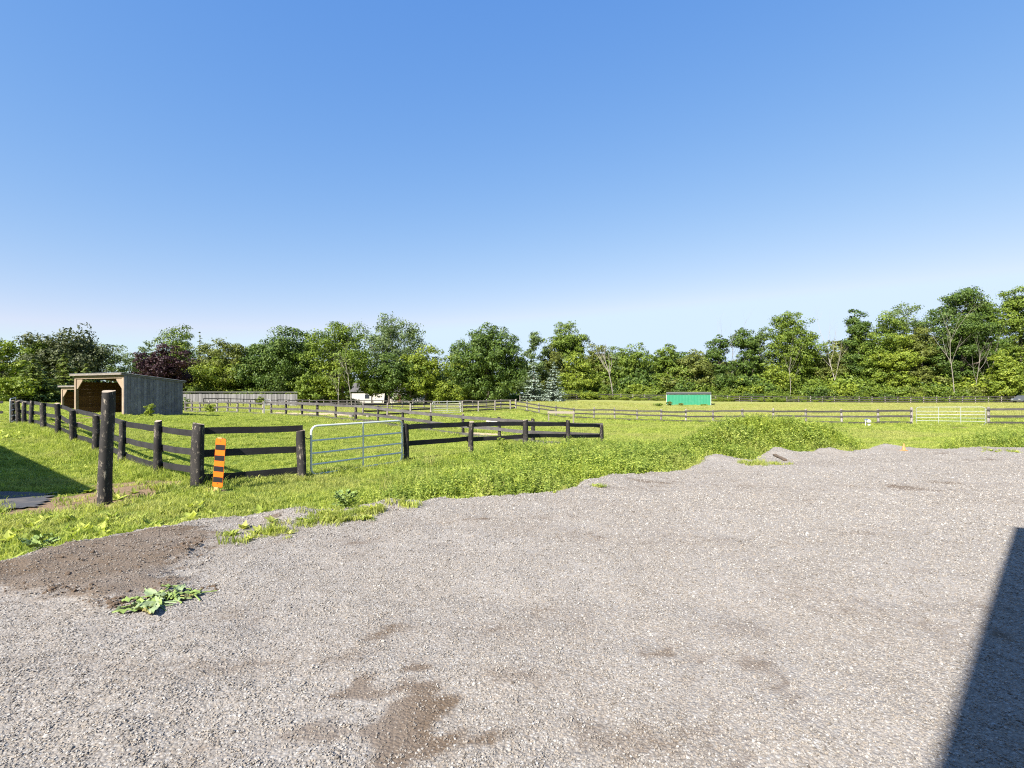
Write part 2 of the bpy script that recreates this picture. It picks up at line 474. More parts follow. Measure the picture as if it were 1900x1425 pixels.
def ell(x, y, cx, cy, rx, ry, rot=0., soft=.3):
    dx, dy = x - cx, y - cy; c, s = math.cos(rot), math.sin(rot)
    q = np.hypot((dx * c + dy * s) / rx, (-dx * s + dy * c) / ry)
    return sstep(1 + soft, 1 - soft, q)
def sand_amt(x, y):
    n = (fbm(x, y, .35, 101.) - .47) * 1.2
    s = ell(x, y, X(610, 51), 51, 10.5, 4.6, math.atan2(UA[1], UA[0]), .35)
    s = np.maximum(s, ell(x, y, X(470, 55), 55, 7, 4, 0, .3))
    s = np.maximum(s, ell(x, y, X(890, 31.5), 31.2, 1.7, .9, .2, .3))
    return np.clip(s + n * (s > .02), 0, 1)
def soil_amt(x, y):
    s = np.zeros_like(np.asarray(x, float))
    for px, py, h, rx, ry in [(262, 897, 1.93, 1.15, .75), (105, 932, 1.93, 1.3, .75), (220, 915, 1.93, .8, .7), (170, 778, 1.32, 2.2, .8), (110, 790, 1.5, 2.5, .9), (925, 812, 2.3, .6, .3), (855, 818, 2.3, .6, .3), (400, 912, 1.95, .3, .15),
                              (1218, 858, 1.8, .35, .5), (650, 868, 2.02, .9, .35), (1765, 792, 2.0, 1.5, .5), (500, 771, 1.66, 1.6, .8), (830, 767, 1.86, 2.0, 1.0), (365, 906, 1.95, .35, .2), (1566, 832, 1.85, .55, .3)]:
        d = F * h / (py - HOR)
        s = np.maximum(s, ell(x, y, X(px, d), d, rx, ry, 0, .35))
    return s
def dry_amt(x, y):
    d = np.hypot(x, y)
    inA = sstep(48, 70, y) * .9
    g = sstep(58, 75, y + x * .5) * .75
    out = np.maximum(inA * .6, g)
    # the strip of rough pasture between the lot and the middle fence is paler
    out = np.maximum(out, ell(x, y, 12, 32, 14, 9, -.6, .5) * .22)
    return np.clip(out, 0, 1)

rr = np.concatenate([[0], np.geomspace(.7, 130, 250), np.geomspace(140, 4000, 36)])
th_f = np.linspace(R(28), R(152), 360); th_b = np.linspace(R(152), R(388), 72)[1:-1]
th = np.concatenate([th_f, th_b])
RR, TH = np.meshgrid(rr[1:], th, indexing='ij')
gx = RR * np.cos(TH); gy = RR * np.sin(TH)
gzv = gz(gx, gy)
nt = len(th); nr = len(rr) - 1
gV = np.concatenate([[[0, 0, gz1(0, 0)]], np.stack([gx.ravel(), gy.ravel(), gzv.ravel()], 1)])
i, j = np.meshgrid(np.arange(nr - 1), np.arange(nt), indexing='ij')
j2 = (j + 1) % nt
quads = np.stack([1 + i * nt + j, 1 + (i + 1) * nt + j, 1 + (i + 1) * nt + j2, 1 + i * nt + j2], -1).reshape(-1, 4)
gme = mesh_from('ground', gV, quads, M_GROUND, True)
for nm, fn in (('dry', dry_amt), ('sand', sand_amt), ('soil', soil_amt), ('near_dark', lambda x, y: 1 - sstep(22, 60, np.hypot(x, y)))):
    a = gme.attributes.new(nm, 'FLOAT', 'POINT')
    a.data.foreach_set('value', fn(gV[:, 0], gV[:, 1]).astype(np.float32))
ground = tag(link('ground', gme), 'grassy paddock ground running back to the trees', 'ground', kind='structure')

# ------------------------------------------------------------------ gravel
def stone_colour(t, r, stain, soil):
    c = t.ramp(r, [(.0, (.085, .074, .062)), (.11, (.185, .168, .148)), (.45, (.252, .233, .209)), (.66, (.262, .224, .182)), (.84, (.30, .284, .26)), (.98, (.39, .375, .35))])
    c = t.mix(t.math('MULTIPLY', stain, .40), c, (.125, .088, .057))
    c = t.mix(t.math('MULTIPLY', soil, .38), c, (.155, .118, .083))
    return c
def gravel_material():
    t = NT('gravel_bed'); p = t.pos()
    v = t.n('TexVoronoi'); v.inputs['Scale'].default_value = 62; t.l(p, v.inputs['Vector'])
    v2 = t.n('TexVoronoi'); v2.inputs['Scale'].default_value = 33; t.l(p, v2.inputs['Vector'])
    n = t.noise(p, 130, 3); nl = t.noise(p, 1.1, 4)
    cr = t.n('SeparateColor'); t.l(v.outputs['Color'], cr.inputs[0])
    r = t.math('ADD', t.math('MULTIPLY', cr.outputs[0], .8), t.math('MULTIPLY', n, .25))
    st = t.attr('stain'); so = t.attr('soil')
    c = stone_colour(t, r, st, so)
    gap = t.ramp(v.outputs['Distance'], [(.30, 0.), (.75, 1.)])
    dk = t.mix(st, (.10, .082, .064), (.05, .032, .019))
    dk = t.mix(so, dk, (.115, .087, .061))
    c = t.mix(t.math('MULTIPLY', gap, .5), c, dk)
    fines = t.ramp(t.math('ADD', t.math('MULTIPLY', t.math('MAXIMUM', st, t.math('MULTIPLY', so, .8)), .75), t.math('MULTIPLY', t.noise(p, 18, 4, .7), .5)), [(.42, 0.), (.68, 1.)])
    c = t.mix(t.math('MULTIPLY', fines, .85), c, t.mix(n, (.055, .037, .023), (.145, .104, .068)))
    c = t.mix(t.math('MULTIPLY', t.ramp(nl, [(.4, 0.), (.65, 1.)]), .18), c, (.31, .30, .29))
    h = t.math('SUBTRACT', t.math('MULTIPLY', n, .25), t.math('ADD', v.outputs['Distance'], t.math('MULTIPLY', v2.outputs['Distance'], .5)))
    t.bsdf(c, .9, normal=t.bump(h, .55, .010), spec=.12)
    return t.m
def stone_material():
    t = NT('gravel_stone')
    r = t.n('ObjectInfo').outputs['Random']
    n = t.noise(t.obj(), 2.0, 3)
    st = t.attr('stain', 'INSTANCER'); so = t.attr('soil', 'INSTANCER')
    c = stone_colour(t, t.math('ADD', r, t.math('MULTIPLY', t.math('SUBTRACT', n, .5), .25)), st, so)
    t.bsdf(c, .85, normal=t.bump(n, .3, .2), spec=.2)
    return t.m
M_GRAVEL = gravel_material(); M_STONE = stone_material()

def patch(name, xs, ys, zf, keep, mat, attrs=()):
    XX, YY = np.meshgrid(xs, ys, indexing='ij')
    sd = keep(XX, YY); ZZ = zf(XX, YY)
    ny = len(ys)
    V = np.stack([XX.ravel(), YY.ravel(), ZZ.ravel()], 1)
    i, j = np.meshgrid(np.arange(len(xs) - 1), np.arange(ny - 1), indexing='ij')
    q = np.stack([i * ny + j, (i + 1) * ny + j, (i + 1) * ny + j + 1, i * ny + j + 1], -1).reshape(-1, 4)
    ok = sd.ravel() > 0
    q = q[ok[q].all(1)]
    used = np.unique(q); mp = -np.ones(len(V), int); mp[used] = np.arange(len(used))
    V = V[used]; q = mp[q]
    me = mesh_from(name, V, q, mat, True)
    for nm, fn in attrs:
        a = me.attributes.new(nm, 'FLOAT', 'POINT'); a.data.foreach_set('value', fn(V[:, 0], V[:, 1]).astype(np.float32))
    return me
def axis(lo, hi, fine, coarse, a, b):
    v = [lo]
    while v[-1] < hi: v.append(v[-1] + (fine if a <= v[-1] < b else coarse))
    return np.array(v)
gme2 = patch('gravel_lot', axis(-8, 33, .085, .3, -8, 18), axis(-8, 19, .07, .4, 1.6, 19), gravel_z, lambda x, y: gravel_sd(x, y) + .35, M_GRAVEL,
             (('stain', stain_amount), ('soil', soil_amount)))
tag(link('gravel_lot', gme2), 'grey crushed stone parking lot with brown stains', 'gravel lot', kind='structure')

# ------------------------------------------------------------------ scatter helper (stuff only)
def scatter(name, protos, x, y, z, scl, rotz, pid, tilt=.0, attrs=None, label=None, cat=None, srng=None):
    srng = srng or rng
    n = len(x)
    me = bpy.data.meshes.new(name)
    me.vertices.add(n); me.vertices.foreach_set('co', np.stack([x, y, z], 1).astype(np.float32).ravel())
    a = me.attributes.new('scl', 'FLOAT_VECTOR', 'POINT')
    scl = np.asarray(scl, np.float32)
    if scl.ndim == 1: scl = np.repeat(scl[:, None], 3, 1)
    a.data.foreach_set('vector', scl.ravel())
    rot = np.stack([srng.normal(0, 1, n) * tilt, srng.normal(0, 1, n) * tilt, rotz], 1).astype(np.float32)
    a = me.attributes.new('rot', 'FLOAT_VECTOR', 'POINT'); a.data.foreach_set('vector', rot.ravel())
    a = me.attributes.new('pid', 'INT', 'POINT'); a.data.foreach_set('value', np.asarray(pid, np.int32))
    for k, v in (attrs or {}).items():
        a = me.attributes.new(k, 'FLOAT', 'POINT'); a.data.foreach_set('value', np.asarray(v, np.float32))
    o = link(name, me)
    col = bpy.data.collections.new(name + '_kinds')
    for k, pm in enumerate(protos):
        po = bpy.data.objects.new('%s_kind_%02d' % (name, k), pm); col.objects.link(po)
    g = bpy.data.node_groups.new(name, 'GeometryNodeTree')
    g.interface.new_socket('Geometry', in_out='INPUT', socket_type='NodeSocketGeometry')
    g.interface.new_socket('Geometry', in_out='OUTPUT', socket_type='NodeSocketGeometry')
    N = g.nodes.new
    gi = N('NodeGroupInput'); go = N('NodeGroupOutput'); ip = N('GeometryNodeInstanceOnPoints'); ci = N('GeometryNodeCollectionInfo')
    ci.inputs['Collection'].default_value = col; ci.inputs['Separate Children'].default_value = True; ci.inputs['Reset Children'].default_value = True
    def na(nm, ty):
        q = N('GeometryNodeInputNamedAttribute'); q.data_type = ty; q.inputs['Name'].default_value = nm; return q.outputs['Attribute']
    L = g.links.new
    L(gi.outputs[0], ip.inputs['Points']); L(ci.outputs[0], ip.inputs['Instance']); ip.inputs['Pick Instance'].default_value = True
    L(na('pid', 'INT'), ip.inputs['Instance Index'])
    er = N('FunctionNodeEulerToRotation'); L(na('rot', 'FLOAT_VECTOR'), er.inputs[0]); L(er.outputs[0], ip.inputs['Rotation'])
    L(na('scl', 'FLOAT_VECTOR'), ip.inputs['Scale']); L(ip.outputs[0], go.inputs[0])
    md = o.modifiers.new('scatter', 'NODES'); md.node_group = g
    tag(o, label, cat, kind='stuff')
    return o
def in_view(x, y, m=1.16):
    return (y > 1.2) & (np.abs(x) < y * m + .6)

# loose stones
import bmesh
def stone_mesh(k):
    b = bmesh.new(); bmesh.ops.create_icosphere(b, subdivisions=1, radius=.5)
    r = random.Random(k)
    ax = (1.0, r.uniform(.65, .95), r.uniform(.45, .7))
    for v in b.verts:
        f = r.uniform(.78, 1.12); v.co = Vector((v.co.x * ax[0] * f, v.co.y * ax[1] * f, v.co.z * ax[2] * f))
    me = bpy.data.meshes.new('stone'); b.to_mesh(me); b.free(); me.materials.append(M_STONE); return me
stones = [stone_mesh(k) for k in range(7)]
def stone_pts(n, y0, y1, smin, smax, powr=1.0):
    y = np.sqrt(rng.random(n) * (y1 ** 2 - y0 ** 2) + y0 ** 2); x = (rng.random(n) * 2 - 1) * (y * 1.12 + .4)
    s = smin + (smax - smin) * rng.random(n) ** powr
    return x, y, s
ns = 500000
uu = rng.random(ns); sy = (1.7 ** .55 + uu * (19.0 ** .55 - 1.7 ** .55)) ** (1 / .55); sx = (rng.random(ns) * 2 - 1) * (sy * 1.12 + .4)
big_ = rng.random(ns) < .012
ss = np.where(big_, 1.75, 1.) * (.0060 + .0108 * rng.random(ns) ** 2.6) * np.clip(sy / 3.6, 1, 2.3) ** .75
stn = stain_amount(sx, sy); sol = soil_amount(sx, sy)
gsd = gravel_sd(sx, sy); ok = (gsd > -.30 + .36 * rng.random(len(sx)) ** .5) & (rng.random(len(sx)) > np.maximum(np.clip(stn * .8, 0, .60), sol * .35))
sx, sy, ss, stn, sol = sx[ok], sy[ok], ss[ok], stn[ok], sol[ok]
scatter('gravel', stones, sx, sy, np.maximum(gravel_z(sx, sy), gz(sx, sy)) + ss * .12, ss, rng.random(len(sx)) * 6.28, rng.integers(0, 7, len(sx)), .35, {'stain': stn, 'soil': sol},
        'loose grey crushed stones covering the parking lot', 'gravel')

# ------------------------------------------------------------------ grass and weeds
G1 = ((.100, .150, .022), (.300, .365, .064), (.54, .555, .135))
M_GRASS = leaf_mat('grass_blades', *G1, trans=.45, inst=True)
M_WEED = leaf_mat('weed_leaves', (.095, .155, .020), (.30, .375, .058), (.55, .57, .115), .42, True)
M_WEED2 = leaf_mat('dark_weed_leaves', (.090, .145, .024), (.260, .335, .060), (.47, .51, .115), .4, True)
M_STEM = plain('plant_stems', (.16, .19, .06), .8)

def tuft(k, n, h, rad, w, lean=.5):
    r = np.random.default_rng(1000 + k); V = []; Fq = []
    for b in range(n):
        a = r.random() * 6.28; q = rad * math.sqrt(r.random()); x, y = q * math.cos(a), q * math.sin(a)
        hh = h * r.uniform(.55, 1.15); la = r.random() * 6.28; l = lean * hh * r.uniform(.2, 1.1); ww = w * r.uniform(.7, 1.3)
        fa = r.random() * 3.14; dx, dy = ww * math.cos(fa) / 2, ww * math.sin(fa) / 2
        m = (x + l * .35 * math.cos(la), y + l * .35 * math.sin(la), hh * .6); t = (x + l * math.cos(la), y + l * math.sin(la), hh * (1 - .25 * lean))
        i0 = len(V)
        V += [(x - dx, y - dy, -.03), (x + dx, y + dy, -.03), (m[0] + dx * .8, m[1] + dy * .8, m[2]), (m[0] - dx * .8, m[1] - dy * .8, m[2]), t]
        Fq += [(i0, i0 + 1, i0 + 2, i0 + 3), (i0 + 3, i0 + 2, i0 + 4)]
    return mesh_from('tuft', V, Fq, M_GRASS)
def leaf_quad(V, Fq, p, d, s, w, nrm, fold=.18):
    """a pointed leaf from p along d"""
    d = d / (np.linalg.norm(d) + 1e-9); sd = np.cross(d, nrm); sd /= (np.linalg.norm(sd) + 1e-9); up = np.cross(sd, d)
    i0 = len(V)
    V += [tuple(p), tuple(p + d * s * .45 + sd * w * .5 + up * fold * w), tuple(p + d * s), tuple(p + d * s * .45 - sd * w * .5 + up * fold * w)]
    Fq += [(i0, i0 + 1, i0 + 2), (i0, i0 + 2, i0 + 3)]
def weed(k, stems, h, leaf, mat, dens=9, spread=.12):
    r = np.random.default_rng(2000 + k); V = []; Fq = []
    for s in range(stems):
        a = r.random() * 6.28; q = spread * math.sqrt(r.random()); base = np.array([q * math.cos(a), q * math.sin(a), -.03])
        hh = h * r.uniform(.55, 1.1); tip = base + np.array([r.normal(0, .16) * hh, r.normal(0, .16) * hh, hh])
        i0 = len(V); ww = .004
        V += [tuple(base + [ww, 0, 0]), tuple(base - [ww, 0, 0]), tuple(tip - [ww * .4, 0, 0]), tuple(tip + [ww * .4, 0, 0])]; Fq.append((i0, i0 + 1, i0 + 2, i0 + 3))
        nl = int(dens * hh / .4) + 4
        for m in range(nl):
            t = .12 + .88 * (m + r.random()) / nl; p = base + (tip - base) * t
            az = r.random() * 6.28; el = r.uniform(-.25, .75); d = np.array([math.cos(az) * math.cos(el), math.sin(az) * math.cos(el), math.sin(el)])
            sz = leaf * r.uniform(.6, 1.25) * (1.15 - .5 * t)
            leaf_quad(V, Fq, p, d, sz, sz * .52, np.array([r.normal(0, .3), r.normal(0, .3), 1.]))
    return mesh_from('weed', V, Fq, mat)
def rosette(k, n, s, mat):
    r = np.random.default_rng(3000 + k); V = []; Fq = []
    for m in range(n):
        az = m * 2.4 + r.normal(0, .3); el = r.uniform(.1, .9); d = np.array([math.cos(az) * math.cos(el), math.sin(az) * math.cos(el), math.sin(el)])
        leaf_quad(V, Fq, np.array([0, 0, 0.]), d, s * r.uniform(.6, 1.1), s * .5, np.array([0, 0, 1.]), .1)
    return mesh_from('rosette', V, Fq, mat)

T_short = [tuft(k, 30, .11, .13, .012, .9) for k in range(4)]
T_mid = [tuft(10 + k, 26, .20, .13, .013, .8) for k in range(4)]
T_tall = [tuft(20 + k, 24, .36, .12, .010, .55) for k in range(4)]
W_a = [weed(k, 6, .42, .085, M_WEED, 10) for k in range(4)]
W_b = [weed(10 + k, 5, .55, .10, M_WEED2, 10, .14) for k in range(3)]
W_c = [rosette(k, 9, .17, M_WEED) for k in range(3)]

def field_points(dens_fn, y0, y1, nmax, seed, m=1.16):
    """points spread evenly over the ground in front of the camera, thinned by a density function"""
    r = np.random.default_rng(seed)
    y = np.sqrt(r.random(nmax) * (y1 ** 2 - y0 ** 2) + y0 ** 2); x = (r.random(nmax) * 2 - 1) * y * m
    keep = r.random(nmax) < dens_fn(x, y)
    return x[keep], y[keep]
def bside(x, y):      # metres in front of (toward the camera from) the front fence line; negative beyond it
    n = np.array([UB[1], -UB[0]]); return (x - PA[0]) * n[0] + (y - PA[1]) * n[1]
def aside(x, y):      # metres to the paddock side of the west fence
    n = np.array([UB[0], UB[1]]); return (x - PA[0]) * n[0] + (y - PA[1]) * n[1]
def px_of(x, y): return 950 + F * x / np.maximum(y, .1)
PATH = np.array([(-9.05, 10.25), (-8.35, 9.1), (-9.0, 7.9), (-12.5, 6.6), (-17, 9.2), (-15, 11.6), (-11, 10.6)])
def bare(x, y):
    s = np.clip(np.maximum(sand_amt(x, y) * 1.3, soil_amt(x, y) * 1.1), 0, 1)
    s = np.where(poly_sd(x, y, PATH) + (fbm(x, y, 4, 7.) - .47) * .5 > 0, 1, s)
    return s
def open_ground(x, y): return np.where(gravel_sd(x, y) > -.02, 0, 1) * (1 - bare(x, y) * .93)

def in_paddock(x, y):
    return (bside(x, y) < -.1) & (aside(x, y) > .1) & (aside(x, y) < 15.7)
# 1 the verge: everything near that is not gravel and not inside the paddock
def d1(x, y): return open_ground(x, y) * (~in_paddock(x, y)) * (.45 + .55 * sstep(.35, .55, fbm(x, y, 1.5, 2.)))
x, y = field_points(d1, 4.5, 24, 52000, 11)
pid = rng.integers(0, 8, len(x))
tallness = .42 + .5 * fbm(x, y, .9, 33.) + .25 * (np.abs(bside(x, y)) < .35)
sc = np.clip(tallness, .4, 1.4)
scatter('verge_grass', T_mid + T_short, x, y, gz(x, y), np.stack([sc * 1.15, sc * 1.15, sc], 1), rng.random(len(x)) * 6.28, pid, .12,
        {'dry': np.clip((fbm(x, y, .8, 55.) - .42) * 1.6, 0, .55)}, 'bright green rough grass on the verge beside the gravel', 'grass')
# 2 paddock turf and further fields
def d2(x, y): return open_ground(x, y) * in_paddock(x, y) * (.6 + .4 * sstep(.35, .55, fbm(x, y, .7, 2.)))
x, y = field_points(d2, 10, 30, 60000, 12)
x2, y2 = field_points(lambda x, y: open_ground(x, y) * (in_paddock(x, y) | (y > 24)) * 1.0, 24, 48, 46000, 13)
x3, y3 = field_points(lambda x, y: open_ground(x, y) * 1.0, 48, 96, 30000, 14)
X_, Y_ = np.concatenate([x, x2, x3]), np.concatenate([y, y2, y3])
far = sstep(15, 60, Y_)
hs = .35 + .75 * fbm(X_, Y_, .5, 12.) + .5 * sstep(.5, .62, fbm(X_, Y_, 1.3, 112.)); ws_ = hs * (1.2 + 1.3 * far)
scatter('paddock_grass', T_short, X_, Y_, gz(X_, Y_), np.stack([ws_, ws_, hs * (1.0 + .35 * far)], 1), rng.random(len(X_)) * 6.28, rng.integers(0, 4, len(X_)), .1,
        {'dry': np.clip(dry_amt(X_, Y_) * .9 + (fbm(X_, Y_, .25, 77.) - .45) * 1.3 + (fbm(X_, Y_, 1.1, 177.) - .47) * .8, 0, .9)}, 'short grazed grass of the fenced paddocks', 'grass')
# 3 taller dark grass along the foot of the fences
def along(p0, u, s0, s1, n, wid):
    s = s0 + (s1 - s0) * rng.random(n); o = rng.normal(0, wid, n)
    return p0[0] + u[0] * s - u[1] * o, p0[1] + u[1] * s + u[0] * o
seg = [along(PA, UA, -.2, 24, 900, .28), along(PA, UB, 3, 16, 420, .28), along(PC, UA, 0, 50, 2200, .35), along(PE, UB, -22, 0, 700, .35), along(PE, -UA, 0, 60, 2600, .38), along(PE, UA, 0, 50, 900, .4)]
x = np.concatenate([q[0] for q in seg]); y = np.concatenate([q[1] for q in seg])
k = open_ground(x, y) > rng.random(len(x)); x, y = x[k], y[k]
sc = .55 + .5 * rng.random(len(x))
scatter('fence_line_grass', T_tall, x, y, gz(x, y), np.stack([sc * 1.3, sc * 1.3, sc * .85], 1), rng.random(len(x)) * 6.28, rng.integers(0, 4, len(x)), .12,
        {'dry': np.clip((fbm(x, y, .6, 15.) - .5), 0, .4)}, 'longer grass growing along the foot of the paddock fences', 'grass')
# 4 weeds on the verge and over the mound
WP = np.array([(X(px, d), d) for px, d in [(585, 7.7), (640, 9.6), (700, 11.5), (760, 14.6), (873, 16.8), (974, 18.4), (1053, 20), (1119, 22), (1190, 22), (1250, 20.8), (1300, 21), (1420, 21.6), (1540, 20.2), (1575, 17.2),
               (1570, 15.4), (1437, 15.2), (1346, 13.6), (1272, 12.0), (1182, 10.6), (1092, 10.2), (940, 8.2), (790, 7.8), (650, 7.1)]])
WP2 = np.array([(X(px, d), d) for px, d in [(1760, 15.8), (1790, 19), (1850, 22), (1960, 23), (2060, 17), (1900, 15.6)]])
def wden(x, y):
    s1 = poly_sd(x, y, WP); s2 = poly_sd(x, y, WP2)
    return np.maximum(sstep(-.5, .6, s1 + (fbm(x, y, 1.1, 8.) - .47) * 1.4), sstep(-.6, .6, s2) * .8) * np.where(gravel_sd(x, y) > -.05, 0, 1)
x, y = field_points(lambda x, y: wden(x, y) * (.5 + .5 * sstep(.3, .55, fbm(x, y, 1.3, 66.))), 6.5, 24, 42000, 21)
kind = np.where(fbm(x, y, 1.4, 44.) + rng.normal(0, .09, len(x)) > .53, rng.integers(4, 7, len(x)), rng.integers(0, 4, len(x)))
px = px_of(x, y)
onm = sum(np.exp(-((x - mx) / (sx_ * 1.3)) ** 2 - ((y - my) / (sy_ * 1.3)) ** 2) for mx, my, sx_, sy_, h in MOUND[:2])
hh = (.45 + .75 * fbm(x, y, .9, 17.)) * (.62 + .45 * sstep(650, 1100, px)) * (1 + .35 * np.clip(onm, 0, 1))
hh *= .75 + .25 * sstep(0, .8, -gravel_sd(x, y))
scatter('verge_weeds', W_a + W_b, x, y, gz(x, y), np.stack([hh * 1.05, hh * 1.05, hh * 1.12], 1), rng.random(len(x)) * 6.28, kind, .14,
        {'dry': np.clip((fbm(x, y, .9, 95.) - .52) * 1.2, 0, .2)}, 'leafy green weeds growing thickly over the verge and the dirt mound', 'weeds')
x, y = field_points(lambda x, y: wden(x, y) * sstep(.46, .58, fbm(x, y, .9, 266.)) * .6, 6.5, 24, 14000, 23)
sc = .5 + .75 * rng.random(len(x))
scatter('seeding_grass', T_tall, x, y, gz(x, y), np.stack([sc, sc, sc * 1.25], 1), rng.random(len(x)) * 6.28, rng.integers(0, 4, len(x)), .2,
        {'dry': np.clip(rng.random(len(x)) * 1.1 - .2, 0, .9)}, 'tall pale seeding grass standing among the verge weeds', 'grass')
# 5 low broad leaves by the west fence and the gravel edge
def d5(x, y):
    e = gravel_sd(x, y)
    a = np.exp(-((e + .35) / .35) ** 2) * (px_of(x, y) < 760)
    b = ((aside(x, y) < 0) & (aside(x, y) > -6)) * .5 * sstep(.42, .6, fbm(x, y, .9, 19.))
    return np.maximum(a, b) * open_ground(x, y) * (~in_paddock(x, y))
x, y = field_points(d5, 4.5, 22, 14000, 22)
sc = .55 + .7 * rng.random(len(x))
scatter('broadleaf_weeds', W_c, x, y, gz(x, y), sc, rng.random(len(x)) * 6.28, rng.integers(0, 3, len(x)), .1, {'dry': rng.random(len(x)) * .2},
        'low broad leaved weeds among the verge grass', 'weeds')
# 6 sparse grass growing up through the gravel
pts = []
for px, py, rx, ry, n in [(505, 988, .22, .10, 26), (600, 968, .25, .12, 34), (645, 962, .3, .15, 50), (690, 955, .2, .1, 30), (750, 946, .2, .06, 18), (1400, 860, .32, .16, 30), (1432, 862, .3, .1, 24), (425, 995, .12, .04, 6), (440, 1008, .06, .03, 3), (1108, 906, .12, .05, 6), (460, 1000, .1, .05, 5), (1860, 838, .6, .15, 20), (560, 975, .5, .1, 14)]:
    cx, cy = at_ground(px, py)
    for q in range(n): pts.append((cx + rng.normal(0, rx * .6), cy + rng.normal(0, ry * .9)))
pts = np.array(pts)
ex, ey = field_points(lambda x, y: np.exp(-(np.maximum(gravel_sd(x, y), 0) / .16) ** 2) * (gravel_sd(x, y) > -.05) * .55, 4.5, 18, 60000, 31)
pts = np.concatenate([pts, np.stack([ex, ey], 1)]); x, y = pts[:, 0], pts[:, 1]
sc = .35 + .45 * rng.random(len(x))
scatter('gravel_edge_grass', T_short + T_mid + W_c, x, y, np.maximum(gravel_z(x, y), gz(x, y)), sc, rng.random(len(x)) * 6.28, rng.integers(0, 11, len(x)), .15, {'dry': rng.random(len(x)) * .5},
        'sparse tufts of grass coming up through the gravel edge', 'grass')

# asphalt path at the west edge
def asphalt():
    t = NT('asphalt'); p = t.pos(); n = t.noise(p, 90, 3); n2 = t.noise(p, 2.5, 4)
    c = t.mix(n, (.035, .036, .04), (.085, .085, .088)); c = t.mix(t.ramp(n2, [(.45, 0.), (.7, .7)]), c, (.14, .12, .10))
    t.bsdf(c, .9, normal=t.bump(n, .6, .006)); return t.m
pme = patch('asphalt_path', axis(-18, -7, .12, .12, 0, 0), axis(6, 12.5, .12, .12, 0, 0), lambda x, y: gz(x, y) + .03, lambda x, y: poly_sd(x, y, PATH) + (fbm(x, y, 4, 7.) - .47) * .4, asphalt())
tag(link('asphalt_path', pme), 'dark asphalt path end lying in shade by the tall post', 'path', kind='structure')

# ------------------------------------------------------------------ timber fences
M_POST = wood_dark('black_stained_log', (.018, .016, .0155), (.30, .255, .20), .545, .64, (.040, .036, .033), (3, 3, 1.2))
M_RAIL = wood_dark('black_stained_board', (.016, .015, .016), (.09, .083, .078), .60, .80, (.032, .030, .031), (1.2, 8, 8))
M_RAILW = wood_dark('weathered_board', (.055, .050, .049), (.15, .14, .133), .49, .74, (.082, .077, .076), (1.0, 8, 8))
M_POSTW = wood_dark('weathered_log', (.13, .115, .10), (.34, .31, .27), .45, .66, (.22, .20, .18), (3, 3, 1.2))
M_RAILFAR = wood_dark('far_board', (.036, .033, .031), (.11, .10, .09), .52, .78, (.06, .055, .052), (1.0, 6, 6))
M_CUT = plain('cut_end_wood', (.33, .27, .20), .85, .25, 20, .4)

def log_post(name, base, h, r, mat, parent, seed, lean=.0, cap=True):
    rn = random.Random(seed); n = 12; rings = 9; V = []; Fc = []
    lx, ly = rn.gauss(0, lean), rn.gauss(0, lean); wob = rn.random() * 6
    ph = [rn.random() * 6.28 for _ in range(3)]
    for k in range(rings):
        t = k / (rings - 1); z = -.35 + (h + .35) * t
        rad = r * (1.06 - .10 * t) * (1 + .035 * math.sin(wob + 5 * t))
        if k == rings - 1: rad *= .93
        cx = lx * t * h + .012 * math.sin(wob * 2 + 4 * t); cy = ly * t * h + .012 * math.cos(wob + 5 * t)
        for j in range(n):
            q = 2 * math.pi * j / n
            rr_ = rad * (1 + .05 * math.sin(2 * q + ph[0]) + .04 * math.sin(3 * q + ph[1] + t) + rn.gauss(0, .012))
            zz = z + (rn.gauss(0, .006) + .02 * math.cos(q + ph[2]) if k == rings - 1 else 0)
            V.append((cx + rr_ * math.cos(q), cy + rr_ * math.sin(q), zz))
    for k in range(rings - 1):
        for j in range(n):
            j2 = (j + 1) % n; Fc.append((k * n + j, k * n + j2, (k + 1) * n + j2, (k + 1) * n + j))
    Fc.append(tuple(range((rings - 1) * n, rings * n)))
    me = mesh_from(name, V, Fc, mat, True); me.materials.append(M_CUT)
    me.polygons[len(Fc) - 1].material_index = 1
    try: me.set_sharp_from_angle(angle=R(50))
    except Exception: pass
    return link(name, me, parent, base)
def rail(name, a, b, w, th, mat, parent, seed, sag=.012, segs=6):
    """a sawn board from a to b, a little bowed; its own X runs along it"""
    rn = random.Random(seed); a = Vector(a); b = Vector(b); L = (b - a).length
    V = []; Fc = []; bow = rn.gauss(0, sag); bow2 = rn.gauss(0, sag * .6); tw = rn.gauss(0, .03)
    for k in range(segs + 1):
        t = k / segs; x = L * t; z = bow * math.sin(math.pi * t) + bow2 * math.sin(2 * math.pi * t) + rn.gauss(0, .0025); y = rn.gauss(0, .003) + tw * .15 * math.sin(math.pi * t)
        hw = w / 2 * (1 + rn.gauss(0, .012)); an = tw * (t - .5)
        for sy_, sz_ in ((-1, -1), (1, -1), (1, 1), (-1, 1)):
            V.append((x, y + sy_ * th / 2 - sz_ * hw * an, z + sz_ * hw))
    for k in range(segs):
        for j in range(4):
            j2 = (j + 1) % 4; Fc.append((k * 4 + j, (k + 1) * 4 + j, (k + 1) * 4 + j2, k * 4 + j2))
    Fc.append((0, 1, 2, 3)); Fc.append(tuple(segs * 4 + i for i in (3, 2, 1, 0)))
    me = mesh_from(name, V, Fc, mat)
    o = link(name, me, parent)
    d = (b - a).normalized(); yv = Vector((0, 0, 1)).cross(d).normalized(); zv = d.cross(yv)
    o.matrix_local = Matrix(((d.x, yv.x, zv.x, a.x), (d.y, yv.y, zv.y, a.y), (d.z, yv.z, zv.z, a.z), (0, 0, 0, 1)))
    return o
FSEED = [0]
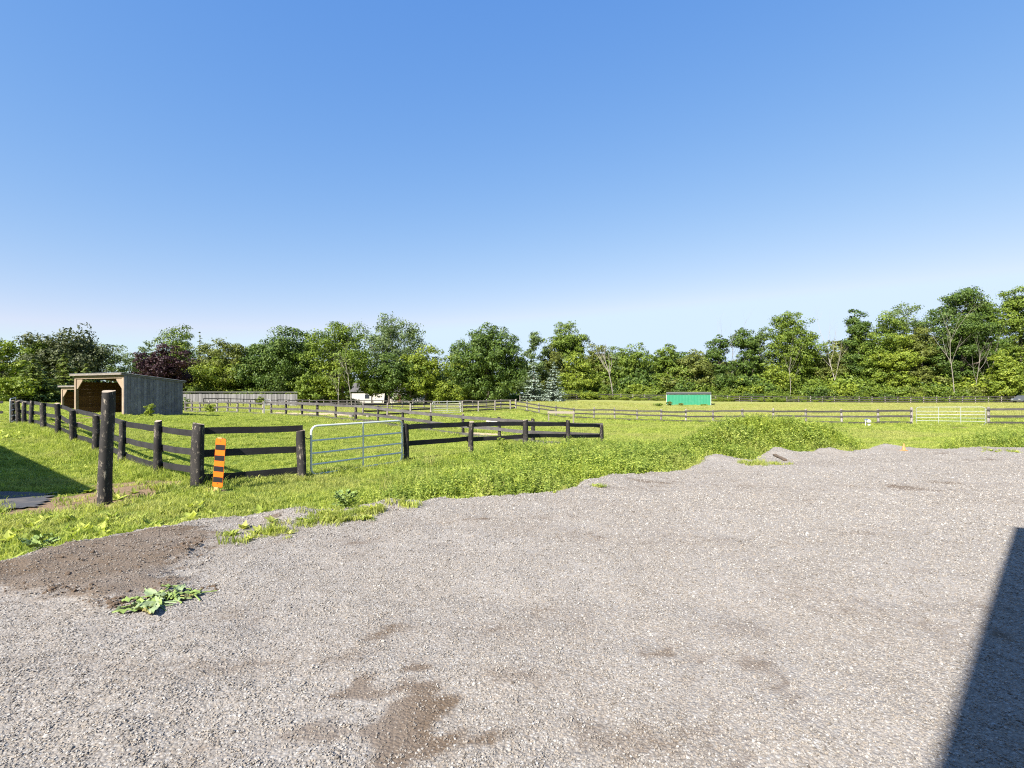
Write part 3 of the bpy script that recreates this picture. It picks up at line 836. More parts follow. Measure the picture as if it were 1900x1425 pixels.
def fence(pts, label, hpost=1.25, rpost=.085, heights=(1.12, .70, .26), w=.145, th=.032, side=1, pm=None, rm=None, group=None, skip=(), lean=.015, hvar=.05, skip_posts=(), rail_jit=.02):
    """pts: list of (x, y) or (x, y, height); side: +1 boards on the left of the walking direction"""
    pts3 = [(p[0], p[1], gz1(p[0], p[1]), (p[2] if len(p) > 2 else None), (p[3] if len(p) > 3 else None)) for p in pts]
    root = empty('paddock_fence', (pts3[0][0], pts3[0][1], pts3[0][2]))
    ox, oy, oz = root.location
    tag(root, label, 'fence', group)
    for k, (x, y, z, h, r) in enumerate(pts3):
        FSEED[0] += 1
        if k in skip_posts: continue
        rn = random.Random(FSEED[0])
        log_post('post', (x - ox, y - oy, z - oz), (h or hpost) + rn.gauss(0, hvar), (r or rpost) * rn.uniform(.9, 1.12), pm, root, FSEED[0], lean)
    for k in range(len(pts3) - 1):
        if k in skip: continue
        a, b = pts3[k], pts3[k + 1]
        d = Vector((b[0] - a[0], b[1] - a[1], 0)).normalized(); nrm = Vector((-d.y, d.x, 0)) * side
        off = nrm * (rpost + th * .5 - .008)
        for hz in heights:
            FSEED[0] += 1; rn = random.Random(FSEED[0])
            ja, jb = rn.gauss(0, rail_jit), rn.gauss(0, rail_jit)
            pa = Vector((a[0] - ox, a[1] - oy, a[2] - oz + hz + ja)) + off - d * .06 + nrm * rn.uniform(0, .012); pb = Vector((b[0] - ox, b[1] - oy, b[2] - oz + hz + jb)) + off + d * .06 + nrm * rn.uniform(0, .012)
            rail('rail', pa, pb, w * rn.uniform(.95, 1.05), th, rm, root, FSEED[0])
    return root

ptsA = [(*on_line(PA, UA, px),) for px, _ in A_POSTS]
hA = [1.30, 1.27, 1.25, 1.24, 1.26, 1.25, 1.25, 1.22, 1.26, 1.26, 1.25]; rA = [.112, .092, .092, .096, .092, .092, .098, .094, .10, .098, .10]
fence([(p[0], p[1], h, r) for p, h, r in zip(ptsA, hA, rA)], 'black log post fence running back from the striped marker past the tall post',
      heights=(1.17, .70, .27), rpost=.10, side=-1, pm=M_POST, rm=M_RAIL)
# boards past the white gate, out to the west
pK = ptsA[-1]
fence([(pK[0] - .75, pK[1] + .25), (pK[0] - 3.2, pK[1] - .3), (pK[0] - 5.6, pK[1] - .9)], 'short run of black boards beyond the white tube gate at the photo edge', side=1, pm=M_POST, rm=M_RAIL, heights=(1.12, .55), rpost=.09, skip_posts=(0,))
ptB = [(PA[0], PA[1])] + [(X(px, d), d) for px, _, d in B_POSTS]
# front fence, first bay beside the marker then three bays past the gate
fence([ptB[0], (ptB[1][0], ptB[1][1], 1.20, .10)], 'single black three board bay behind the orange striped marker', heights=(1.19, .70, .22), rpost=.10, side=1, pm=M_POST, rm=M_RAIL, w=.15, skip_posts=(0,))
fence([(p[0], p[1], h, r) for p, h, r in zip(ptB[2:], (1.20, 1.10, 1.16, 1.18, 1.13), (.085, .105, .10, .10, .085))], 'black board fence rising out of the weeds between metal gate and corner', heights=(1.09, .61, .12), rpost=.09, side=1, pm=M_POST, rm=M_RAIL, w=.15)
# long fence down the far side of the front paddock
ptC = [on_line(PC, UA, px) for px, _ in C_POSTS]
pc_list = [(PC[0] + .12, PC[1] + .1, 1.12, .09)] + [(p[0], p[1]) for p in ptC]
fence(pc_list, 'long weathered grey board fence crossing the paddock behind the near metal gate', heights=(1.10, .62, .17), side=1, pm=M_POST, rm=M_RAILW, rpost=.085, w=.165, hvar=.03, skip_posts=(0,))
q1 = on_line(PC, UA, 564.5)
ptD = [on_line(PC, UA, px) for px, _ in D_POSTS]
fence([(p[0], p[1]) for p in ptD], 'grey board fence with pale posts beside the wooden shed', heights=(1.08, .62, .18), side=1, pm=M_POSTW, rm=M_RAILW, rpost=.085, w=.13)
# middle paddock
ptE = [on_line(PE, UB, px) for px, _ in E_POSTS]
fence([(p[0], p[1]) for p in ptE[:4]], 'dark board fence standing in the paddock to the west of the grey gate', heights=(1.10, .55, .15), side=1, pm=M_POSTW, rm=M_RAIL, w=.15)
fence([(p[0], p[1]) for p in ptE[4:]], 'three board fence running from the distant grey gate to the paddock corner', heights=(1.10, .68, .22), side=1, pm=M_POSTW, rm=M_RAILFAR, w=.15)
sF = np.arange(0, 53, 2.4)
fence([tuple(PE + UA * s) for s in sF], 'distant dark rail fence before the houses and maples', heights=(1.16, .72, .3), side=1, pm=M_POSTW, rm=M_RAILFAR, w=.14, rpost=.075)
ptG = [PE] + [on_line(PE, -UA, px) for px, _ in G_POSTS]
fence([(p[0], p[1]) for p in ptG[:-2]], 'long board fence with pale posts crossing the field before the green shelter', heights=(1.05, .62, .17), side=-1, pm=M_POSTW, rm=M_RAILFAR, w=.145, rpost=.09)
fence([(p[0], p[1], h) for p, h in zip(ptG[-2:] + [ptG[-1] + (ptG[-1] - ptG[-2])], (1.27, 1.2, 1.2))], 'board fence starting at the hinge post of the wide white gate', heights=(1.14, .68, .2), side=-1, pm=M_POSTW, rm=M_RAILFAR, w=.15, rpost=.1)
# thin dark fence before the tall board fence
sJ = np.linspace(0, 1, 9)
J0, J1 = np.array([X(378, 78)[()] if False else X(378, 78), 78.]), np.array([X(555, 92), 92.])
fence([tuple(J0 + (J1 - J0) * s) for s in sJ], 'thin dark rail fence standing before the tall grey board fence', heights=(1.15, .6), side=1, pm=M_POST, rm=M_RAIL, w=.12, rpost=.06)
# back fence before the woods
HP = [(965, 92), (985, 95), (1010, 98.5), (1040, 102), (1070, 105.5), (1100, 108), (1130, 109)] + [(1130 + 22 * k, 109 - .12 * k) for k in range(1, 20)] + [(1570 + 24 * k, 106.5 - .35 * k) for k in range(1, 17)]
fence([(X(px, d), d) for px, d in HP], 'low dark rail fence along the edge of the woods', heights=(1.12, .66, .24), side=-1, pm=M_POSTW, rm=M_RAILFAR, w=.15, rpost=.07)

# tall gate post standing alone
tp = (X(195, 9.3), 9.3)
tpo = log_post('tall_post', (tp[0], tp[1], gz1(*tp)), 2.06, .110, M_POST, None, 991, .012)
tag(tpo, 'tall black weathered log post standing alone before the fence', 'post')

# ------------------------------------------------------------------ tube gates
M_GALV = metal('galvanised_tube', (.60, .615, .575), .5, .05)
M_GALVW = metal('white_gate_tube', (.27, .285, .30), .5, .2)
M_CHAIN = metal('dark_chain', (.06, .06, .065), .5, .8)
def tube_gate(p0, p1, z0, h, rad, bars, braces, mat, label, drop0=0., drop1=0., chain=True, group=None):
    """p0, p1 ends on the ground; z0 height of the lower tube above the ground"""
    g0, g1 = gz1(*p0) + z0 + drop0, gz1(*p1) + z0 + drop1
    root = empty('tube_gate', (p0[0], p0[1], gz1(*p0))); tag(root, label, 'gate', group)
    base = Vector((p0[0], p0[1], gz1(*p0)))
    A = Vector((p0[0], p0[1], g0)) - base; B = Vector((p1[0], p1[1], g1)) - base
    U = (B - A); L = U.length
    def pt(u, v): return A + U * (u / L) + Vector((0, 0, v))
    cr = min(.16, h * .2)
    out = []
    for cx, cy, a0 in ((L - cr, cr, -90), (L - cr, h - cr, 0), (cr, h - cr, 90), (cr, cr, 180)):
        for k in range(6):
            a = R(a0 + 18 * k); out.append(pt(cx + cr * math.cos(a), cy + cr * math.sin(a)))
    out.append(out[0])
    MB().tube(out, rad, 8, False).build('frame', mat, root, True)
    for f in bars: MB().tube([pt(rad * .6, h * f), pt(L - rad * .6, h * f)], rad * .85, 8).build('bar', mat, root, True)
    n = (U.normalized().cross(Vector((0, 0, 1))))
    for f in braces: MB().box(pt(L * f, h / 2) + n * (rad * .95), (rad * 1.5, rad * .7, h + rad), math.atan2(U.y, U.x)).build('brace', mat, root)
    if chain:
        d = U.normalized()
        pts = [pt(0, h * .78) - d * (.16 * (1 - k / 5)) + Vector((0, 0, -.04 * math.sin(math.pi * k / 5))) for k in range(6)]
        MB().tube(pts, .011, 6).build('latch_chain', M_CHAIN, root)
    for f in (.15, .85):
        MB().tube([pt(L, h * f), pt(L, h * f) + U.normalized() * .14], .014, 6).build('hinge', mat, root)
    return root
d_ = (np.array(ptB[2]) - np.array(ptB[1])); d_ /= np.linalg.norm(d_)
tube_gate(tuple(np.array(ptB[1]) + d_ * .26), tuple(np.array(ptB[2]) - d_ * .16), .06, 1.21, .0275, (.21, .44, .70), (.52,), M_GALV, 'galvanised steel tube gate between black posts of the near paddock', .0, .05)
gp0, gp1 = ptG[16], ptG[17]
dG = (gp1 - gp0); dG /= np.linalg.norm(dG)
tube_gate(tuple(gp0 + dG * .28), tuple(gp1 - dG * .16), .06, 1.24, .017, (.2, .38, .57, .76), (.34, .66), M_GALVW, 'wide white tube gate in the field fence beyond the traffic cone', .0, .0)
ge0, ge1 = ptE[3], ptE[4]; dE = (ge1 - ge0); dE /= np.linalg.norm(dE)
tube_gate(tuple(ge0 + dE * .2), tuple(ge1 - dE * .2), .12, 1.15, .022, (.2, .4, .6, .8), (.5,), M_GALV, 'distant thin grey tube gate in the middle paddock', chain=False)
gc0, gc1 = ptC[-1], ptD[0]; dC = gc1 - gc0; dC /= np.linalg.norm(dC)
tube_gate(tuple(gc0 + dC * .12), tuple(gc1 - dC * .15), .08, 1.25, .022, (.33, .66), (), M_GALVW, 'narrow white tube gate in the grey fence before the sandy ring', chain=False)
wg0 = (X(19, 26.6), 26.6); wg1 = (X(29.5, 28.6), 28.6)
tube_gate(wg0, wg1, .10, 1.24, .026, (.25, .5, .75), (), M_GALVW, 'white tube gate seen almost end on beside black posts at the photo edge', chain=False)

# ------------------------------------------------------------------ trees
M_BARK = plain('bark', (.10, .082, .066), .9, .35, 6, .8, (6, 6, 1))
M_BARKP = plain('pale_bark', (.24, .21, .175), .9, .25, 6, .6, (6, 6, 1))
M_DEAD = plain('dead_wood', (.25, .225, .19), .9, .2, 6, .4, (6, 6, 1))
LEAF = {
    'mid':    leaf_mat('leaf_mid', (.042, .074, .009), (.108, .160, .018), (.215, .262, .036)),
    'dark':   leaf_mat('leaf_dark', (.022, .046, .008), (.058, .100, .015), (.128, .176, .029), .14),
    'yellow': leaf_mat('leaf_yellow', (.066, .106, .011), (.158, .208, .021), (.290, .330, .041), .28),
    'olive':  leaf_mat('leaf_olive', (.055, .074, .014), (.110, .132, .024), (.190, .205, .042)),
    'grey':   leaf_mat('leaf_grey', (.062, .100, .030), (.110, .155, .048), (.175, .220, .078)),
    'bronze': leaf_mat('leaf_bronze', (.034, .048, .018), (.062, .076, .026), (.105, .115, .040), .2),
    'purple': leaf_mat('leaf_purple', (.016, .008, .010), (.033, .013, .017), (.065, .028, .031), .15),
    'spruce': leaf_mat('needle_green', (.055, .088, .017), (.110, .145, .028), (.185, .215, .050), .2),
    'blue':   leaf_mat('needle_blue', (.085, .120, .085), (.205, .255, .200), (.38, .43, .36), .12),
}
def leaves(P, N, size, asp, r, mat, droop=0.):
    """pointed leaf clumps at P facing N"""
    n = len(P)
    D = r.normal(0, 1, (n, 3)); D[:, 2] -= droop
    D -= N * (D * N).sum(1, keepdims=True); D /= np.linalg.norm(D, axis=1, keepdims=True) + 1e-9
    S = np.cross(N, D); s = (size * r.uniform(.55, 1.35, n))[:, None]
    w = s * asp * .5
    V = np.empty((n, 4, 3)); V[:, 0] = P - D * s * .5; V[:, 1] = P + S * w + N * w * .25; V[:, 2] = P + D * s * .5; V[:, 3] = P - S * w + N * w * .25
    idx = np.arange(n)[:, None] * 4
    Fq = np.concatenate([idx + [0, 1, 2], idx + [0, 2, 3]])
    return mesh_from('crown', V.reshape(-1, 3), Fq, mat)
def unit(v): return v / (np.linalg.norm(v, axis=-1, keepdims=True) + 1e-9)
def crown_mesh(seed, w, h, mat, lobes=34, leaf=.42, dens=62, shape='round', sparse=0., lobe_r=.2, depth=None):
    r = np.random.default_rng(seed)
    dp = depth or w * .85
    C = []; RD = []
    tries = 0
    while len(C) < lobes and tries < 4000:
        tries += 1
        u = unit(r.normal(0, 1, 3)) * r.random() ** .42
        t = (u[2] + 1) / 2                                # 0 bottom .. 1 top
        if shape == 'round': k = 1.0 if t > .25 else .8 + .8 * t
        elif shape == 'oval': k = .95
        elif shape == 'cone': k = 1.2 - .75 * t
        elif shape == 'vase': k = .55 + .6 * t
        elif shape == 'column': k = 1.05 - .25 * t
        else: k = 1.0
        lr = w * lobe_r * r.uniform(.62, 1.25)
        rx = max(w / 2 - lr * .75, .15 * w); ry = max(dp / 2 - lr * .75, .15 * w); rz = max(h / 2 - lr * .6, .2 * h)
        C.append((u[0] * rx * k, u[1] * ry * k, h / 2 + u[2] * rz)); RD.append(lr)
    C = np.array(C); RD = np.array(RD)
    # one lobe at the very top so that the tree reaches its height
    RD[0] = w * lobe_r * 1.15; C[0] = (r.normal(0, .06) * w, 0, h - RD[0] * .75)
    if len(C) > 3:
        for q_ in (1, 2): RD[q_] = w * lobe_r * 1.2; C[q_] = (C[0][0] + r.normal(0, .12) * w, 0, h - RD[0] * (.75 + .9 * q_))
    # each bough carries smaller sprays; leaves face outward from their spray
    SC_, SR_, SD_ = [], [], []
    for c, lr in zip(C, RD):
        m = int(r.integers(7, 12)); u = r.normal(0, 1, (m, 3)); u[:, 2] += .25; u = unit(u)
        SC_.append(c + u * lr * r.uniform(.5, 1.0, (m, 1)) * np.array([1, 1, .85])); SR_.append(lr * r.uniform(.28, .50, m)); SD_.append(u)
    SC_ = np.concatenate(SC_); SR_ = np.concatenate(SR_); SD_ = np.concatenate(SD_)
    n = int(dens * 2.35 * w * h * (1 - sparse * .5)); pk = r.choice(len(SC_), n, p=SR_ ** 2 / (SR_ ** 2).sum())
    d = r.normal(0, 1, (n, 3)) + SD_[pk] * .5; d[:, 2] += .15; d = unit(d)
    rad = SR_[pk] * (.45 + .6 * r.random(n) ** .6) * (1 + (.12 + sparse * .3) * r.normal(0, 1, n))
    P = SC_[pk] + d * rad[:, None] * np.array([1.1, 1.1, .8])
    d = unit(d + SD_[pk] * .45)
    keep = np.ones(n, bool)
    if sparse > 0: keep &= fbm(P[:, 0] * .9 + 31, P[:, 2] * .9 + P[:, 1] * .7, 1., 5.) > .34 * sparse
    P = P[keep]; d = d[keep]
    lo, hi = np.percentile(P[:, 0], [1.5, 98.5]); P[:, 0] *= w / (hi - lo); P[:, 1] *= w / (hi - lo); C = C * [w / (hi - lo), w / (hi - lo), 1]
    lo, hi = np.percentile(P[:, 2], [.5, 99.6]); P[:, 2] = (P[:, 2] - lo) * h / (hi - lo); C[:, 2] = (C[:, 2] - lo) * h / (hi - lo)
    N = unit(d * 1.0 + r.normal(0, .42, d.shape))
    return leaves(P, N, leaf * .9, .62, r, mat, .4), C, RD
def trunk_mesh(seed, zc0, h, w, C, mat, tr, limbs=7, lean=0.):
    r = random.Random(seed); m = MB()
    top = zc0 + h * .72
    pts = []; rad = []
    for k in range(7):
        t = k / 6; pts.append((lean * t * top + r.gauss(0, .02) * w * t, r.gauss(0, .02) * w * t, -.3 + (top + .3) * t)); rad.append(tr * (1.25 - 1.05 * t) if k else tr * 1.5)
    m.tube(pts, rad, 8)
    order = list(range(len(C))); r.shuffle(order)
    for i in order[:limbs]:
        c = C[i]; z0 = max(zc0 * .7, min(top * .85, zc0 + c[2] * .45)); t = (z0 + .3) / (top + .3)
        p0 = Vector((lean * t * top, 0, z0)); p1 = Vector((c[0], c[1], zc0 + c[2])); mid = p0.lerp(p1, .5) + Vector((0, 0, -.06 * h * r.random()))
        a = tr * (1.0 - .75 * t) * .7
        m.tube([p0, mid, p1], [a, a * .65, a * .2], 6)
    return m
TREE_N = [100]
def tree(px, d, top, bot, wpx, leaf, label, shape='round', lobes=34, dens=62, sparse=0., lsize=.42, lobe_r=.2, bark=None, group=None, name='tree', lean=0., tr=None, limbs=7, dx=0):
    TREE_N[0] += 1; sd = TREE_N[0]
    x, y = X(px, d), d; z = gz1(x, y)
    zt = EYE - (top - HOR) * d / F; zb = EYE - (bot - HOR) * d / F
    zc0 = max(zb - z, -.1); h = zt - zb; w = wpx * d / F
    root = empty(name, (x, y, z)); tag(root, label, 'tree', group)
    me, C, RD = crown_mesh(sd, w, h, LEAF[leaf], lobes, lsize, dens, shape, sparse, lobe_r)
    link('crown', me, root, (lean * (zc0 + h * .5), 0, zc0))
    trunk_mesh(sd, zc0, h, w, C, None, tr or max(.12, .017 * (zc0 + h)), limbs, lean).build('trunk', bark or M_BARK, root, True)
    return root
def conifer_mesh(seed, w, h, mat, whorls, per, leaf, droop=.18, gap=0.):
    r = np.random.default_rng(seed); P = []; N = []; Dv = []
    for k in range(whorls):
        t = (k + .5 * r.random()) / whorls; z = h * (.02 + .96 * t); R_ = w / 2 * (1 - t) ** .85 * r.uniform(.85, 1.12) + .06
        nb = max(3, int(per * (1 - .55 * t)))
        for b in range(nb):
            az = r.random() * 6.283; L = R_ * r.uniform(.75, 1.12); m = max(3, int(L / (leaf * .24)))
            s = (np.arange(m) + r.random(m)) / m
            zz = z - droop * L * np.sin(s * 2.0) + .10 * L * s * s
            wd = (.10 + .22 * (1 - s)) * L
            off = r.normal(0, .5, m) * wd
            pp = np.stack([np.cos(az) * L * s - np.sin(az) * off, np.sin(az) * L * s + np.cos(az) * off, zz + r.normal(0, .04, m)], 1)
            P.append(pp); dd = np.stack([np.full(m, math.cos(az)), np.full(m, math.sin(az)), np.full(m, -.15)], 1) + r.normal(0, .35, (m, 3)); Dv.append(dd)
            N.append(np.stack([r.normal(0, .35, m) + .25 * math.cos(az), r.normal(0, .35, m) + .25 * math.sin(az), np.ones(m)], 1))
    P = np.concatenate(P); N = unit(np.concatenate(N)); D = np.concatenate(Dv)
    D -= N * (D * N).sum(1, keepdims=True); D = unit(D); S = np.cross(N, D); n = len(P)
    s = (leaf * r.uniform(.6, 1.3, n))[:, None]; wv = s * .26
    V = np.empty((n, 4, 3)); V[:, 0] = P - D * s * .4; V[:, 1] = P + S * wv; V[:, 2] = P + D * s * .6 - np.array([0, 0, .1]) * s; V[:, 3] = P - S * wv
    idx = np.arange(n)[:, None] * 4
    return mesh_from('crown', V.reshape(-1, 3), np.concatenate([idx + [0, 1, 2], idx + [0, 2, 3]]), mat)
def conifer(px, d, top, wpx, leaf, label, whorls=24, per=13, lsize=.42, group=None, droop=.18):
    TREE_N[0] += 1; sd = TREE_N[0]
    x, y = X(px, d), d; z = gz1(x, y); h = EYE - (top - HOR) * d / F - z; w = wpx * d / F
    root = empty('spruce_tree', (x, y, z)); tag(root, label, 'tree', group)
    link('crown', conifer_mesh(sd, w, h, LEAF[leaf], whorls, per, lsize, droop), root, (0, 0, 0))
    MB().tube([(0, 0, -.3), (0, 0, h * .5), (0, 0, h * .97)], [.02 * h, .012 * h, .004], 8).build('trunk', M_BARK, root, True)
    return root
def bare_tree(px, d, top, label, wpx=40, base=None, lean=0., depth=4, tr=.16, mat=None, name='bare_tree', fork=3, start=.3):
    TREE_N[0] += 1; r = random.Random(TREE_N[0])
    x, y = X(px, d), d; z = gz1(x, y); H = EYE - (top - HOR) * d / F - z
    root = empty(name, (x, y, z)); tag(root, label, 'tree'); 
    tm = MB(); bm_ = MB()
    def grow(m, p, v, L, a, lev):
        pts = [p]; rad = [a]; q = Vector(p); vv = Vector(v)
        for k in range(3):
            vv = (vv + Vector((r.gauss(0, .10), r.gauss(0, .10), .05))).normalized(); q = q + vv * L / 3
            pts.append(q.copy()); rad.append(a * (1 - .22 * (k + 1)))
        m.tube(pts, rad, 6 if lev < 2 else 4, lev == 0)
        if lev >= depth: return
        for k in range(fork if lev else fork + 4):
            t = r.uniform(start if lev == 0 else .25, 1.0); i = min(2, int(t * 3)); f = t * 3 - i
            b = pts[i].lerp(pts[i + 1], f)
            az = r.random() * 6.283; sp = r.uniform(.35, .85)
            w2 = (vv + Vector((math.cos(az) * sp, math.sin(az) * sp, r.uniform(-.05, .35)))).normalized()
            grow(bm_, b, w2, L * r.uniform(.38, .62), rad[i] * .5, lev + 1)
    grow(tm, Vector((0, 0, -.2)), Vector((lean, 0, 1)).normalized(), H * .84, tr * .42, 0)
    tm.V = [Vector(v) for v in tm.V]; tm.build('trunk', mat or M_DEAD, root, True); bm_.build('branches', mat or M_DEAD, root)
    return root

G_L = 'trees behind the paddocks'
# --- west end
tree(2, 72, 628, 742, 70, 'yellow', 'yellow green young tree at the photo edge beside the spruces', lobes=22, sparse=.5, lobe_r=.17, lsize=.4)
tree(118, 92, 617, 738, 150, 'bronze', 'broad bronze green maple behind the two spruces and the shed', lobes=46, dens=64, lsize=.5, lobe_r=.16)
tree(66, 88, 634, 735, 70, 'mid', 'mid green tree between the yellow tree and bronze maple', lobes=24, sparse=.3, lobe_r=.18)
conifer(63, 66, 664, 92, 'spruce', 'wide yellow green spruce tree nearest the white tube gate', 22, 15, .44, droop=.10)
conifer(120, 70, 652, 78, 'spruce', 'yellow green spruce tree rising behind the small far shed', 24, 14, .44, droop=.10)
conifer(160, 74, 672, 52, 'spruce', 'smaller spruce tree just behind the shed roof', 18, 12, .42, droop=.10)
tree(20, 64, 700, 745, 85, 'yellow', 'low bright yellow green bush under the spruces', lobes=20, lobe_r=.17, name='bush', lsize=.36, dens=80)
tree(206, 112, 640, 735, 62, 'grey', 'thin airy tree over the shed roof next to the bronze maple', lobes=20, sparse=.9, dens=44, lobe_r=.15, shape='vase')
tree(240, 118, 655, 735, 62, 'grey', 'pale see through tree between shed roof and purple maple', lobes=18, sparse=.9, dens=40, lobe_r=.15, shape='vase')
tree(303, 96, 642, 740, 90, 'purple', 'dark purple leaved maple behind the shed', lobes=34, dens=80, lsize=.42, lobe_r=.17)
tree(325, 122, 607, 730, 92, 'mid', 'tall green tree rising behind the purple maple', lobes=30, sparse=.25, lobe_r=.18)
tree(272, 124, 645, 735, 50, 'grey', 'grey green tree peeping out behind the purple maple', lobes=16, sparse=.5)
conifer(371, 118, 611, 46, 'spruce', 'narrow spruce spire rising above the olive trees', 26, 10, .5, droop=.2)
tree(372, 112, 640, 735, 70, 'olive', 'olive tree under the spruce spire', lobes=24, sparse=.3, lobe_r=.18)
tree(430, 108, 634, 735, 92, 'olive', 'olive brown tree beside the large dark maple', lobes=28, sparse=.25, lobe_r=.18)
tree(405, 106, 664, 742, 105, 'yellow', 'low spreading yellow green tree behind the grey board fence', lobes=34, lobe_r=.16, dens=66)
tree(522, 108, 612, 742, 138, 'dark', 'large dark green maple behind the end of the board fence', lobes=56, dens=70, lsize=.46, lobe_r=.15)
tree(478, 112, 640, 742, 60, 'dark', 'smaller dark green maple against the large dark one', lobes=24, dens=66, lobe_r=.19)
tree(572, 102, 690, 743, 56, 'mid', 'low green bush at the foot of the large dark maple', lobes=20, name='bush', lobe_r=.19)
tree(636, 104, 602, 724, 108, 'mid', 'bright green maple with clear stem and pale dead saplings', lobes=42, sparse=.2, lobe_r=.16, dens=66)
tree(612, 103, 662, 740, 60, 'yellow', 'yellow green understory tree by the dead saplings', lobes=20, sparse=.2, lobe_r=.18)
bare_tree(653, 98, 640, 'thin dead sapling with pale stem before the bright maple', tr=.16)
bare_tree(627, 98, 668, 'shorter dead sapling beside the bright maple', tr=.13)
tree(716, 116, 588, 722, 122, 'grey', 'tall feathery willow with sky showing through it', lobes=54, sparse=.75, dens=60, lobe_r=.13, lsize=.42, limbs=12, shape='vase')
tree(690, 106, 692, 735, 60, 'mid', 'small round green tree before the white house', lobes=18, lobe_r=.2)
tree(722, 104, 655, 742, 70, 'dark', 'dark green lower tree under the feathery willow', lobes=26, sparse=.2, lobe_r=.17)
tree(790, 108, 644, 742, 88, 'yellow', 'yellow green tree next to the feathery willow', lobes=32, sparse=.15, lobe_r=.17)
tree(762, 106, 668, 742, 60, 'mid', 'mid green tree between willow and yellow green tree', lobes=24, lobe_r=.18)
tree(846, 124, 632, 725, 60, 'grey', 'thin grey green tree behind the round dark maple', lobes=18, sparse=.8, dens=44, lobe_r=.16)
tree(853, 108, 660, 742, 58, 'yellow', 'yellow green tree tucked beside the round dark maple', lobes=22, lobe_r=.19)
tree(906, 102, 606, 744, 122, 'dark', 'round dense dark green maple reaching down to the ground', lobes=60, dens=80, lsize=.42, lobe_r=.14)
tree(812, 104, 724, 744, 24, 'yellow', 'small bright yellow green bush before the round maple', lobes=10, name='bush', lsize=.3, dens=110, lobe_r=.22)
tree(985, 118, 618, 735, 60, 'grey', 'wispy grey green tree behind the blue spruces', lobes=22, sparse=.7, dens=50, lobe_r=.16)
conifer(990, 95, 664, 54, 'blue', 'blue spruce tree standing closest to the round maple', 24, 14, .40, 'pair of blue spruces')
conifer(1028, 94, 669, 58, 'blue', 'wider blue spruce tree standing at the end of the field', 24, 14, .40, 'pair of blue spruces')
tree(1055, 124, 600, 700, 76, 'mid', 'tall narrow green tree rising above the blue spruces', lobes=28, sparse=.3, lobe_r=.17)
tree(1018, 120, 640, 735, 64, 'olive', 'olive tree directly behind the blue spruces', lobes=22, sparse=.3, lobe_r=.18)
tree(1070, 112, 655, 738, 72, 'yellow', 'rounded yellow green tree beside the blue spruces', lobes=28, lobe_r=.18)
tree(1112, 120, 640, 738, 62, 'olive', 'olive green tree before the pale dead tree', lobes=22, sparse=.3, lobe_r=.18)
tree(1178, 120, 640, 738, 72, 'mid', 'green tree between pale dead tree and sky gap', lobes=28, sparse=.15, lobe_r=.18)
tree(1145, 122, 645, 738, 60, 'grey', 'grey green thin tree behind the pale dead tree', lobes=18, sparse=.6, dens=50, lobe_r=.17)
bare_tree(1138, 111, 640, 'pale dead tree with broken branches standing before the woods', tr=.30, depth=3, fork=3, start=.35)
tree(1238, 119, 640, 738, 62, 'mid', 'green tree behind the west end of the green shelter', lobes=24, sparse=.2, lobe_r=.18)
tree(1290, 117, 652, 738, 66, 'olive', 'rounded olive tree behind the middle of the green shelter', lobes=26, sparse=.1, lobe_r=.18)
bare_tree(1318, 118, 612, 'tall bare grey tree at the west end of the row of bare trees', tr=.17, depth=3)
tree(1336, 116, 626, 738, 44, 'dark', 'narrow dark green tree between two bare trees', shape='column', lobes=26, lobe_r=.26)
bare_tree(1358, 118, 608, 'bare tree with forked top between two narrow dark trees', tr=.18, depth=3, fork=3)
tree(1386, 116, 611, 738, 46, 'dark', 'tall narrow dark tree beside the forked bare tree', shape='cone', lobes=28, lobe_r=.25)
tree(1414, 120, 614, 738, 40, 'grey', 'thin pale tree with leaning stem beside narrow dark tree', sparse=.7, lobes=18, lobe_r=.22, dens=50, lean=-.06, bark=M_BARKP)
tree(1464, 118, 582, 690, 92, 'mid', 'tall broad tree on twin pale stems in the woods', lobes=44, sparse=.3, lobe_r=.15, bark=M_BARKP, tr=.2, limbs=4)
tree(1490, 119, 640, 738, 64, 'mid', 'green lower tree beside the twin stemmed tree', lobes=26, lobe_r=.18)
tree(1440, 117, 668, 738, 56, 'yellow', 'yellow green tree below the twin stemmed tree', lobes=20, sparse=.3, lobe_r=.2)
bare_tree(1466, 112, 640, 'straight pale bare stem before the twin stemmed tree', tr=.14, depth=2)
bare_tree(1552, 114, 596, 'large pale dead tree with upswept bare branches', tr=.30, depth=4, fork=3, start=.3)
tree(1530, 120, 650, 738, 60, 'olive', 'olive green tree behind the large dead tree', lobes=20, sparse=.3, lobe_r=.2)
tree(1592, 118, 576, 738, 50, 'dark', 'tall narrow dark tree beside the large dead tree', lobes=30, sparse=.3, lobe_r=.2, shape='column')
tree(1630, 117, 588, 738, 84, 'mid', 'broad green tree in the woods beyond the large dead tree', lobes=38, sparse=.15, lobe_r=.17)
tree(1682, 124, 566, 700, 84, 'grey', 'feathery grey green tree rising behind the woods edge', lobes=34, sparse=.75, lobe_r=.15, dens=56)
tree(1660, 114, 622, 738, 72, 'yellow', 'yellow green tree low in the woods edge', lobes=28, sparse=.2, lobe_r=.17)
tree(1710, 114, 610, 738, 66, 'olive', 'olive tree beside the tallest dark tree', lobes=26, sparse=.3, lobe_r=.18)
tree(1784, 114, 540, 705, 122, 'dark', 'tallest dark green tree in the woods', lobes=54, sparse=.35, lobe_r=.14, dens=62, lsize=.44)
tree(1822, 116, 560, 735, 62, 'mid', 'green tree leaning against the tallest dark tree', lobes=30, sparse=.4, lobe_r=.18)
bare_tree(1772, 108, 588, 'pale many branched dead tree before the tallest dark tree', tr=.22, depth=3, fork=3)
bare_tree(1810, 108, 628, 'thin pale dead stem beside the many branched dead tree', tr=.15, depth=2, fork=2)
